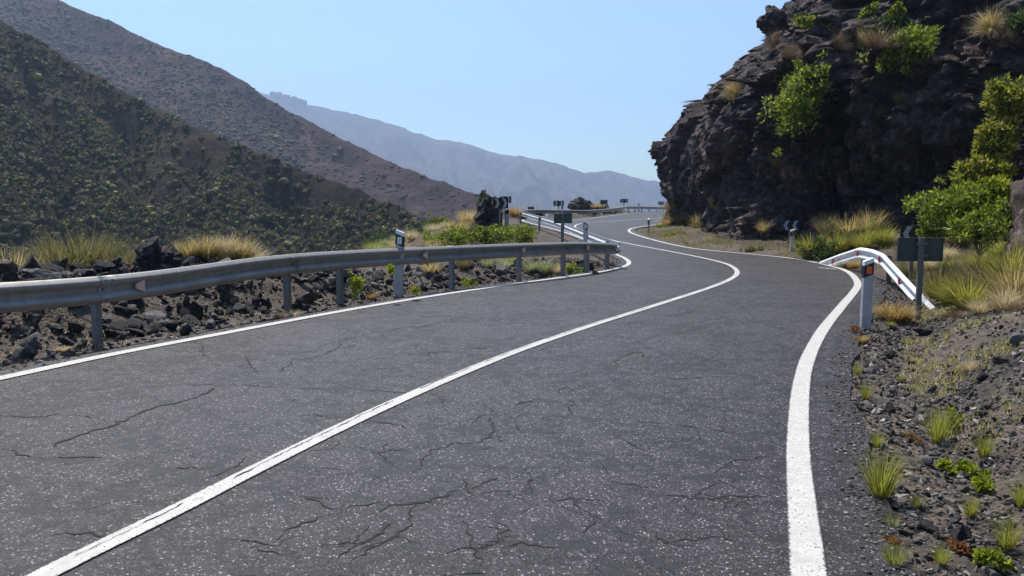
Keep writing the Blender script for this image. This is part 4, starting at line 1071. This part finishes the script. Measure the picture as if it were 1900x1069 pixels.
# --- left bank
for u, v, h, k, lab, Y, wd in [
 (20, 492, 62, 'gold', 'golden pale grass clump at the left picture edge above the rail', 12.0, .9), (52, 497, 50, 'straw', 'straw coloured tuft just right of the golden grass at the left edge', 12.0, .8),
 (350, 486, 44, 'gold', 'left tuft of the golden grass row standing above the rail', 12.8, 1.), (385, 486, 52, 'gold', 'second tuft of the golden grass row above the rail', 13.0, 1.),
 (418, 484, 55, 'straw', 'tallest middle tuft of the golden grass row above the rail', 13.2, .9), (445, 481, 48, 'gold', 'fourth tuft of the golden grass row above the rail', 13.4, 1.), (466, 478, 36, 'straw', 'right end tuft of the golden grass row above the rail', 13.6, 1.),
 (105, 476, 62, 'olivegrass', 'left part of the fine olive broom bush on the bank', 12.6, 1.1), (150, 472, 74, 'olivegrass', 'highest fine olive broom bush on the left bank', 13.0, 1.1), (190, 474, 62, 'olivegrass', 'right part of the fine olive broom bush on the bank', 13.0, 1.1), (228, 476, 40, 'olivegrass', 'low olive broom tuft beside the black lava block', 12.8, 1.1), (262, 462, 28, 'olivegrass', 'small olive tuft behind the black lava block', 14., 1.),
 (868, 418, 36, 'gold', 'golden feather grass left of the black lava rock', 32, 1.1), (850, 428, 34, 'gold', 'lower golden feather grass above the green bushes', 30, 1.1), (820, 445, 28, 'straw', 'pale grass left of the green bushes on the promontory', 27, 1.2), (955, 388, 20, 'amber', 'small orange tuft behind the white rail corner', 50, 1.),
 (800, 500, 22, 'gold', 'dry golden tuft under the rail right of the white post', 18.5, 1.3), (860, 500, 24, 'olivegrass', 'olive tuft under the middle of the rail', 18.5, 1.2), (905, 505, 30, 'palegrass', 'pale green grass under the rail, left clump', 19.3, 1.1), (935, 508, 32, 'palegrass', 'pale green grass under the rail, second clump', 19.6, 1.), (985, 508, 32, 'palegrass', 'pale green grass under the rail, third clump', 20, 1.), (1012, 507, 34, 'palegrass', 'pale green grass under the rail beside the joint post', 20.2, 1.), (1036, 505, 28, 'straw', 'straw tuft under the rail just left of the joint post', 20.5, .8),
 (545, 588, 18, 'straw', 'dry straw tuft at the foot of the second rail post', None, 1.4), (520, 592, 16, 'drybrown', 'short brown tuft at the asphalt edge by the second rail post', None, 1.5),
 (688, 556, 16, 'amber', 'small reddish tuft left of the white post', None, 1.4), (118, 652, 12, 'straw', 'thin dry tuft beside the boulder at the left edge', None, 2.),
 (1112, 384, 12, 'gold', 'pale golden grass beyond the far rail left of the blank sign', 78, 1.5), (1105, 386, 9, 'gold', 'low golden grass beside the dark crag beyond the far rail', 78, 1.5), (1146, 384, 8, 'straw', 'pale grass hump between the two far signs', 80, 2.0)]:
    tussock(u, v, h, k, lab, None, 't', Y, wd)
for k in range(46):
    u = random.uniform(690, 1010); v = random.uniform(452, 470) if k % 2 else random.uniform(425, 452); Yq = random.uniform(23, 36)
    x = (u-950)/F*Yq; zt = Tz(x, Yq)
    if zt < -3 or inside(np.array([x]), np.array([Yq]), poly)[0] or pdist(np.array([x]), np.array([Yq]), RD_L)[0] < 1.2: continue
    kk = random.choice(['straw', 'gold', 'olivegrass', 'palegrass', 'limegrass']); sz = random.uniform(.35, .7)
    o = bpy.data.objects.new('grass_tussock', random.choice(TM[kk])); COL.objects.link(o); o.location = (x, Yq, zt-.03); o.scale = (sz*1.2, sz*1.2, sz); o.rotation_euler = (0, 0, random.uniform(0, 6))
    tag(o, 'mixed dry and green grass tuft on the promontory between the two rails', 'grass tussock', 'tufts on the promontory')
for k in range(60):
    Yq = random.uniform(11.5, 24); u = random.uniform(1690, 1890); x = (u-950)/F*Yq; zt = Tz(x, Yq)
    if pdist(np.array([x]), np.array([Yq]), RD_R)[0] < 1.3: continue
    kk = random.choice(['straw', 'olivegrass', 'olivegrass', 'limegrass', 'drybrown']); sz = random.uniform(.35, .7)
    o = bpy.data.objects.new('grass_tussock', random.choice(TM[kk])); COL.objects.link(o); o.location = (x, Yq, zt-.03); o.scale = (sz*1.2, sz*1.2, sz); o.rotation_euler = (0, 0, random.uniform(0, 6))
    tag(o, 'faded tuft on the overgrown slope behind the dark sign back', 'grass tussock', 'tufts on the slope behind the signs')
bush(900, 437, 150, 36, M['green'], 'wide bright green bush on the promontory in front of the lava rock', 28, leaf=.055, dens=2.6, seed=1, depth=.8)
bush(965, 436, 90, 40, M['green'], 'green bush leaning against the back of the sunlit rail', 27, leaf=.055, dens=1.6, seed=2, depth=.6)
bush(835, 444, 90, 26, M['green'], 'lower left green bush on the promontory', 27, leaf=.05, dens=1.5, seed=3, depth=.7)
bush(905, 380, 44, 30, M['darkgreen'], 'muted green shrub behind the top of the black lava rock', 33.5, leaf=.05, dens=1., seed=4)
bush(815, 412, 50, 18, M['green'], 'small bright green bush left of the golden feather grass', 36, leaf=.06, dens=.8, seed=5)
bush(785, 432, 70, 30, M['darkgreen'], 'dark green shrub low behind the rail near the white post', 40, leaf=.07, dens=1.1, seed=6)
bush(700, 452, 90, 26, M['darkgreen'], 'dim shrub behind the rail below the shaded hillside', 44, leaf=.08, dens=1.1, seed=61)
bush(1062, 500, 26, 22, M['green'], 'small round green plant between the last rail posts', 20.3, leaf=.03, dens=.6, seed=7, stem=False, name='green_plant', cat='plant')
bush(868, 524, 26, 14, M['yellowgreen'], 'tiny yellow green plant under the rail', 16.2, leaf=.03, dens=.3, seed=8, stem=False, name='green_plant', cat='plant')
bush(770, 538, 20, 14, M['yellowgreen'], 'tiny green plant right of the white post', 13.8, leaf=.025, dens=.3, seed=9, stem=False, name='green_plant', cat='plant')
bush(660, 528, 34, 34, M['yellowgreen'], 'olive plant right of the double rail posts', 13.2, leaf=.03, dens=.4, seed=10, stem=False, name='green_plant', cat='plant')
bush(725, 500, 12, 12, M['yellowgreen'], 'tiny green sprig touching the left side of the white post', 13.3, leaf=.025, dens=.2, seed=11, stem=False, name='green_plant', cat='plant')
# --- cliff plants
bush(1487, 178, 78, 112, M['green'], 'large bright green bush hanging on the middle of the cliff', None, 'c', .085, 2.6, 21, 1.0, lean=.35)
bush(1680, 88, 96, 68, M['green'], 'large bright green bush high on the right part of the cliff', None, 'c', .085, 2.4, 22, 1.0, lean=.25)
bush(1510, 44, 52, 20, M['green'], 'flat green bush near the top left of the cliff', None, 'c', .07, .8, 23)
bush(1486, 32, 36, 16, M['darkgreen'], 'dull green shrub beside the flat green bush near the cliff top', None, 'c', .06, .6, 24)
bush(1616, 26, 34, 26, M['green'], 'small green bush at the top edge, left of two', None, 'c', .06, .7, 25)
bush(1662, 26, 24, 30, M['green'], 'small green bush at the top edge, right of two', None, 'c', .06, .6, 26)
bush(1654, 50, 60, 34, M['darkgreen'], 'dull green shrub above the large bush high on the cliff', None, 'c', .07, .8, 27)
bush(1888, 50, 50, 60, M['darkgreen'], 'dull green shrub in the top right corner of the cliff', None, 'c', .07, 1., 28)
bush(1432, 64, 18, 10, M['green'], 'tiny green shrub on the left shoulder of the cliff', None, 'c', .05, .3, 29)
bush(1866, 190, 60, 54, M['rusty'], 'rust tinged leafy bush highest in the chain on the right', 15.5, 'c', .055, 1.6, 30)
bush(1850, 262, 54, 68, M['rusty'], 'yellow leafy bush second in the chain on the right', 15.3, 'c', .055, 1.8, 31)
bush(1820, 322, 74, 48, M['rusty'], 'yellow green leafy bush third in the chain on the right', 15.0, 'c', .055, 1.8, 32)
bush(1785, 386, 140, 74, M['green'], 'broad rounded bright green bush behind the dark sign', 14.6, 'c', .05, 3.6, 33, .7)
bush(1732, 424, 50, 48, M['green'], 'bright green bush sprig covering the right half of the chevron board', 17.4, leaf=.05, dens=.9, seed=36, depth=.3)
bush(1822, 420, 100, 58, M['green'], 'small green tree with a bare forked trunk right of the sign', 13.6, 'c', .045, 1.8, 34, .6, name='small_tree', cat='small tree', trunk=True, basev=(1812, 506))
bush(1850, 360, 70, 60, M['yellowgreen'], 'yellow green shrub above the small tree against the brown rock', 14.4, 'c', .05, 1.4, 35)
for u, v, h, k, lab, wd in [
 (1366, 178, 32, 'gold', 'yellow tuft alone high on the left part of the cliff', .9), (1595, 92, 40, 'gold', 'golden tuft left of the large high bush', 1.), (1625, 92, 38, 'drybrown', 'dry brown tuft beside the golden one on the cliff', 1.3), (1548, 88, 30, 'drybrown', 'small brown tuft in the upper middle of the cliff', 1.),
 (1462, 108, 24, 'drybrown', 'faded brown tuft above the hanging bush', 1.2), (1490, 105, 28, 'drybrown', 'second faded brown tuft above the hanging bush', 1.4), (1440, 85, 24, 'drybrown', 'brown tuft near the left cliff shoulder', 1.2), (1460, 272, 26, 'amber', 'amber tuft below the hanging bush', .9), (1437, 308, 20, 'amber', 'lower amber tuft on the middle of the cliff', 1.),
 (1840, 55, 36, 'gold', 'golden tuft near the top right of the cliff', 1.1), (1855, 72, 24, 'drybrown', 'brown tuft below the golden one at the top right', 1.3), (1668, 195, 20, 'olivegrass', 'small olive tuft on the dark middle face', 1.), (1630, 220, 20, 'olivegrass', 'dim olive tuft on the dark face left of the other', 1.), (1700, 150, 20, 'drybrown', 'thin dry tuft below the large high bush', .8), (1557, 185, 14, 'gold', 'tiny yellow tuft right of the hanging bush', 1.),
 (1327, 380, 18, 'gold', 'small yellow tuft on the lower left cliff', .9), (1244, 392, 22, 'amber', 'orange tuft at the left foot of the cliff edge', .8), (1258, 386, 20, 'olivegrass', 'green tuft beside the orange one at the cliff edge', .8), (1248, 418, 26, 'gold', 'golden tuft at the left cliff foot near the road', 1.1), (1265, 416, 22, 'amber', 'amber tuft right of the golden one at the cliff foot', .9), (1296, 424, 26, 'gold', 'yellow tuft at the cliff foot between road and rock', 1.), (1414, 432, 22, 'gold', 'yellow tuft at the cliff foot left of the chevron board', .9), (1283, 160, 9, 'drybrown', 'tiny twig on the skyline of the cliff', 1.), (1404, 58, 12, 'drybrown', 'thin dry twigs on the skyline near the cliff top', 1.)]:
    tussock(u, v, h, k, lab, None, 'c', None, wd)
# --- foot of cliff behind the white rail
for u, v, h, k, lab, Y, wd in [
 (1506, 452, 46, 'limegrass', 'rounded yellow green tussock left of the row behind the white rail', 25.5, 1.), (1536, 418, 42, 'gold', 'golden drooping tussock highest on the left of the row', 27.5, .8), (1578, 425, 52, 'gold', 'broad golden tussock in the middle of the row behind the rail', 26.5, .95), (1612, 418, 54, 'gold', 'golden tall tussock right of the middle of the row', 26.5, .8), (1641, 438, 36, 'limegrass', 'small round yellow green tussock at the right end of the row', 25, .9), (1556, 445, 40, 'limegrass', 'yellow green tussock low in the row behind the rail', 25.8, .8), (1600, 455, 42, 'limegrass', 'green yellow tussock just above the white rail', 25.2, .9),
 (1660, 600, 52, 'amber', 'low golden dry tussock beyond the reflector post', 11.9, 1.1), (1640, 588, 34, 'gold', 'small yellow tussock between the reflector post and the rail', 12.2, 1.1), (1680, 602, 34, 'gold', 'golden tussock beside the pole of the dark sign', 11.9, 1.), (1652, 617, 20, 'limegrass', 'small green tuft at the foot of the golden tussock', 11.5, 1.1),
 (1598, 637, 20, 'amber', 'small yellow tuft just below the reflector post', None, 1.2), (1580, 478, 14, 'amber', 'orange low tuft under the white rail', 22, 1.3), (1690, 486, 26, 'olivegrass', 'olive tuft between the white rail and the signs', 19.5, 1.1), (1745, 500, 44, 'olivegrass', 'olive tuft right of the dark sign pole', 14, 1.2), (1770, 520, 44, 'limegrass', 'yellow green tuft at the slope foot right of the rail end', 13.5, 1.1),
 (1800, 572, 76, 'limegrass', 'yellow green tussock right of the end of the white rail', 11.9, 1.), (1862, 610, 86, 'straw', 'large straw coloured tussock on the right slope', 10.4, .95), (1815, 600, 52, 'straw', 'smaller straw tussock left of the large one', 11.0, 1.), (1885, 545, 90, 'gold', 'big yellow tussock at the right edge above the straw one', 10.9, .9), (1850, 520, 86, 'olivegrass', 'olive brown tussock on the slope below the small tree', 12.3, 1.), (1880, 470, 80, 'limegrass', 'yellow grass against the brown rock face', 11.6, .8), (1800, 540, 34, 'olivegrass', 'olive tussock left of the big yellow one', 12.6, 1.),
 (1798, 690, 30, 'straw', 'small dead straw tuft flattened on the right slope', None, 1.1), (1880, 650, 46, 'drybrown', 'brown brush under the large straw tussock', 10., 1.2), (1775, 622, 36, 'drybrown', 'grey brown brush left of the straw tussocks', 11.2, 1.3)]:
    tussock(u, v, h, k, lab, None, 't', Y, wd)
bush(1520, 462, 60, 30, M['darkgreen'], 'dark green bush under the rounded tussock behind the rail', 25, leaf=.05, dens=1.1, seed=41)
bush(1575, 448, 80, 44, M['darkgreen'], 'dark green bush in the middle of the tussock row', 26, leaf=.05, dens=1.6, seed=42)
bush(1620, 440, 50, 40, M['green'], 'green bush among the tussocks above the white rail', 26, leaf=.05, dens=1., seed=43)
bush(1530, 474, 34, 16, M['darkgreen'], 'low dark bush at the left end of the white rail', 24, leaf=.04, dens=.6, seed=44)
bush(1225, 422, 30, 10, M['yellowgreen'], 'low mossy green plant inside the far right bend', None, 't', .04, .6, 45, stem=False, name='green_plant', cat='plant')
bush(1255, 434, 50, 10, M['yellowgreen'], 'low yellow green plant along the inside of the far bend', None, 't', .04, .7, 46, stem=False, name='green_plant', cat='plant')
bush(1400, 463, 60, 8, M['olivegrass'], 'low faded plant strip at the cliff foot left of the slim post', None, 't', .04, .6, 47, stem=False, name='green_plant', cat='plant')
bush(1495, 471, 40, 8, M['yellowgreen'], 'low green plant right of the slim post', None, 't', .04, .4, 48, stem=False, name='green_plant', cat='plant')
# --- foreground weeds on the right verge
for u, v, h, k, lab in [(1634, 925, 118, 'weed', 'tall bright green grass weed on the gravel beside the line'), (1740, 822, 78, 'weed', 'yellow green weed in the middle of the right verge'), (1606, 742, 40, 'weed', 'small green weed near the asphalt edge, upper of the pair'), (1590, 697, 26, 'weed', 'tiny green weed below the reflector post'), (1562, 770, 14, 'weed', 'tiny weed on the edge of the asphalt'),
 (1670, 708, 16, 'weed', 'tiny green tuft in the gravel near the flat dark stone'), (1627, 830, 36, 'weed', 'thin pale weed above the tall bright one'), (1868, 1020, 76, 'weed', 'thin dark green weed near the right edge'), (1825, 850, 56, 'weed', 'thin upright weed on the right slope'), (1660, 1060, 70, 'weed', 'green weed at the bottom edge of the verge'), (1700, 945, 34, 'weed', 'thin faded weed in the lower gravel'), (1745, 1050, 50, 'weed', 'olive weed at the bottom edge left of the leafy plant'), (1650, 985, 40, 'weed', 'small weed left on the lower gravel'), (1800, 960, 50, 'weed', 'slender weed above the largest dark stone'), (1895, 940, 60, 'weed', 'faint weed cut by the right edge')]:
    tussock(u, v, h, k, lab, None, 't', None, .9, 'green_weed', 'weed')
for i, (u, v, w, h, mk, lab) in enumerate([(1818, 885, 30, 22, 'yellowgreen', 'low leafy plant with bright leaves, left in the pair on the slope'), (1795, 868, 26, 20, 'yellowgreen', 'small leafy sprig above the leafy pair'), (1828, 905, 40, 22, 'yellowgreen', 'leafy plant with red stems, right in the pair on the slope'), (1845, 1045, 40, 36, 'yellowgreen', 'leafy yellow green plant in the bottom right corner'), (1762, 785, 44, 34, 'yellowgreen', 'broad leafed sprig behind the yellow green weed'), (1755, 868, 12, 14, 'yellowgreen', 'tiny yellow sprig left of the leafy pair'), (1650, 1010, 12, 18, 'redplant', 'small red leafed plant at the bottom of the verge'), (1785, 1025, 9, 14, 'redplant', 'tiny red plant left of the corner leafy plant'), (1692, 815, 7, 7, 'redplant', 'tiny red plant in the gravel left of the yellow green weed'), (1585, 615, 24, 20, 'redplant', 'dull red brush at the foot of the reflector post'), (1640, 905, 24, 10, 'darkgreen', 'dark low plant at the foot of the tall bright weed')]):
    bush(u, v, w, h, M[mk], lab, hit(u, v+h*.4, 't')[2], 't', .026 if v > 700 else .02, .22, 60+i, .07, stem=False, name='leafy_plant', cat='plant', long=1.5)
# short sparse ground cover
def ground_cover(name, n, xs, ys, mat, label, side, dmin, dmax, h):
    x = rng.uniform(*xs, n); y = rng.uniform(*ys, n); ins = inside(x, y, poly); dL = pdist(x, y, RD_L); dR = pdist(x, y, RD_R); d = dL if side == 'L' else dR; q = dR if side == 'L' else dL
    m = ~ins & (d < q) & (d > dmin) & (d < dmax) & (grid_noise(x, y, .9, 4, 5) > .02+rng.uniform(-.22, .42, n))
    x, y = x[m], y[m]; z = np.array([Tz(a, b) for a, b in zip(x, y)]); k = len(x); per = 5
    az = rng.uniform(0, 6.28, (k, per)); L = h*rng.uniform(.4, 1.2, (k, per)); ln = rng.uniform(.1, .8, (k, per))
    b = np.stack([x, y, z], 1)[:, None]+rng.normal(0, .02, (k, per, 3))*[1, 1, 0]
    o = np.stack([np.cos(az)*np.sin(ln), np.sin(az)*np.sin(ln), np.cos(ln)], -1)*L[..., None]; sd = np.stack([-np.sin(az), np.cos(az), az*0], -1)*.004
    V = np.stack([b-sd, b+sd, b+o+sd*.2, b+o-sd*.2], 2).reshape(-1, 3)
    ob = link(name, npmesh(name, V, np.arange(len(V)).reshape(-1, 4)), None, [mat]); tag(ob, label, 'grass', kind='stuff')
ground_cover('short_grass', 11000, (1.8, 9), (3, 16), M['limegrass'], 'sparse short green grass on the right verge', 'R', .5, 4, .07)
ground_cover('dry_stubble', 26000, (2.8, 9), (3, 18), M['straw'], 'sparse dry stubble on the right slope', 'R', .5, 4, .05)
ground_cover('dry_stubble', 8000, (-9, 4), (5, 24), M['straw'], 'sparse dry stubble along the left verge under the rail', 'L', .35, 1.6, .05)
ground_cover('foot_grass', 9000, (6, 15), (22, 52), M['limegrass'], 'low green and faded grass at the foot of the cliff along the road', 'R', .35, 2.6, .16)
ground_cover('foot_grass', 7000, (6, 15), (22, 52), M['drybrown'], 'low dry brown growth at the foot of the cliff along the road', 'R', .3, 3, .14)
ground_cover('bank_grass', 14000, (8, 20), (13, 34), M['olivegrass'], 'faded olive grass on the slope behind the white rail', 'R', 1.3, 9, .22)

# ------------------------------------------------------------------ haze
def haze():
    mb = MB(); mb.box((0, 2050, 300), (8800, 5900, 860)); mt = NT('haze_air')
    pv = mt.n('ShaderNodeVolumePrincipled'); pv.inputs['Color'].default_value = (.54, .70, 1., 1); pv.inputs['Density'].default_value = .00028
    pv.inputs['Anisotropy'].default_value = .25
    mt.t.links.new(pv.outputs[0], mt.out.inputs['Volume']); o = mb.build('haze', mt.m); tag(o, 'thin bluish air haze over the whole valley', 'haze', kind='stuff')
haze()
# ------------------------------------------------------------------ light
SUN_EL, SUN_AZ = 63., -27.      # azimuth from +Y towards +X
ea, aa = R(SUN_EL), R(SUN_AZ)
sd = Vector((math.cos(ea)*math.sin(aa), math.cos(ea)*math.cos(aa), math.sin(ea)))
sl = bpy.data.lights.new('sun', 'SUN'); sl.energy = 5.0; sl.angle = R(.5); sl.color = (1, .93, .83)
so = bpy.data.objects.new('sun', sl); COL.objects.link(so); so.rotation_euler = (-sd).to_track_quat('-Z', 'Y').to_euler(); so.location = (0, 0, 60)
w = bpy.data.worlds.new('World'); scene.world = w; w.use_nodes = True; nt = w.node_tree
bg = nt.nodes['Background']; sky = nt.nodes.new('ShaderNodeTexSky'); sky.sky_type = 'NISHITA'; sky.sun_disc = False
sky.sun_elevation = ea; sky.sun_rotation = aa; sky.altitude = 800; sky.air_density = 1.0; sky.dust_density = 1.8; sky.ozone_density = 1.4
tint = nt.nodes.new('ShaderNodeMix'); tint.data_type = 'RGBA'; tint.blend_type = 'MULTIPLY'; tint.inputs[0].default_value = 1
tint.inputs[7].default_value = (.90, 1.06, 1.04, 1); gm = nt.nodes.new('ShaderNodeGamma'); gm.inputs[1].default_value = 1.28; nt.links.new(sky.outputs[0], gm.inputs[0]); nt.links.new(gm.outputs[0], tint.inputs[6]); nt.links.new(tint.outputs[2], bg.inputs[0]); bg.inputs[1].default_value = .086
scene.view_settings.view_transform = 'Standard'; scene.view_settings.look = 'None'; scene.view_settings.exposure = .5; scene.view_settings.gamma = 1
scene.cycles.volume_bounces = 0; scene.cycles.max_bounces = 6; scene.cycles.volume_max_steps = 64
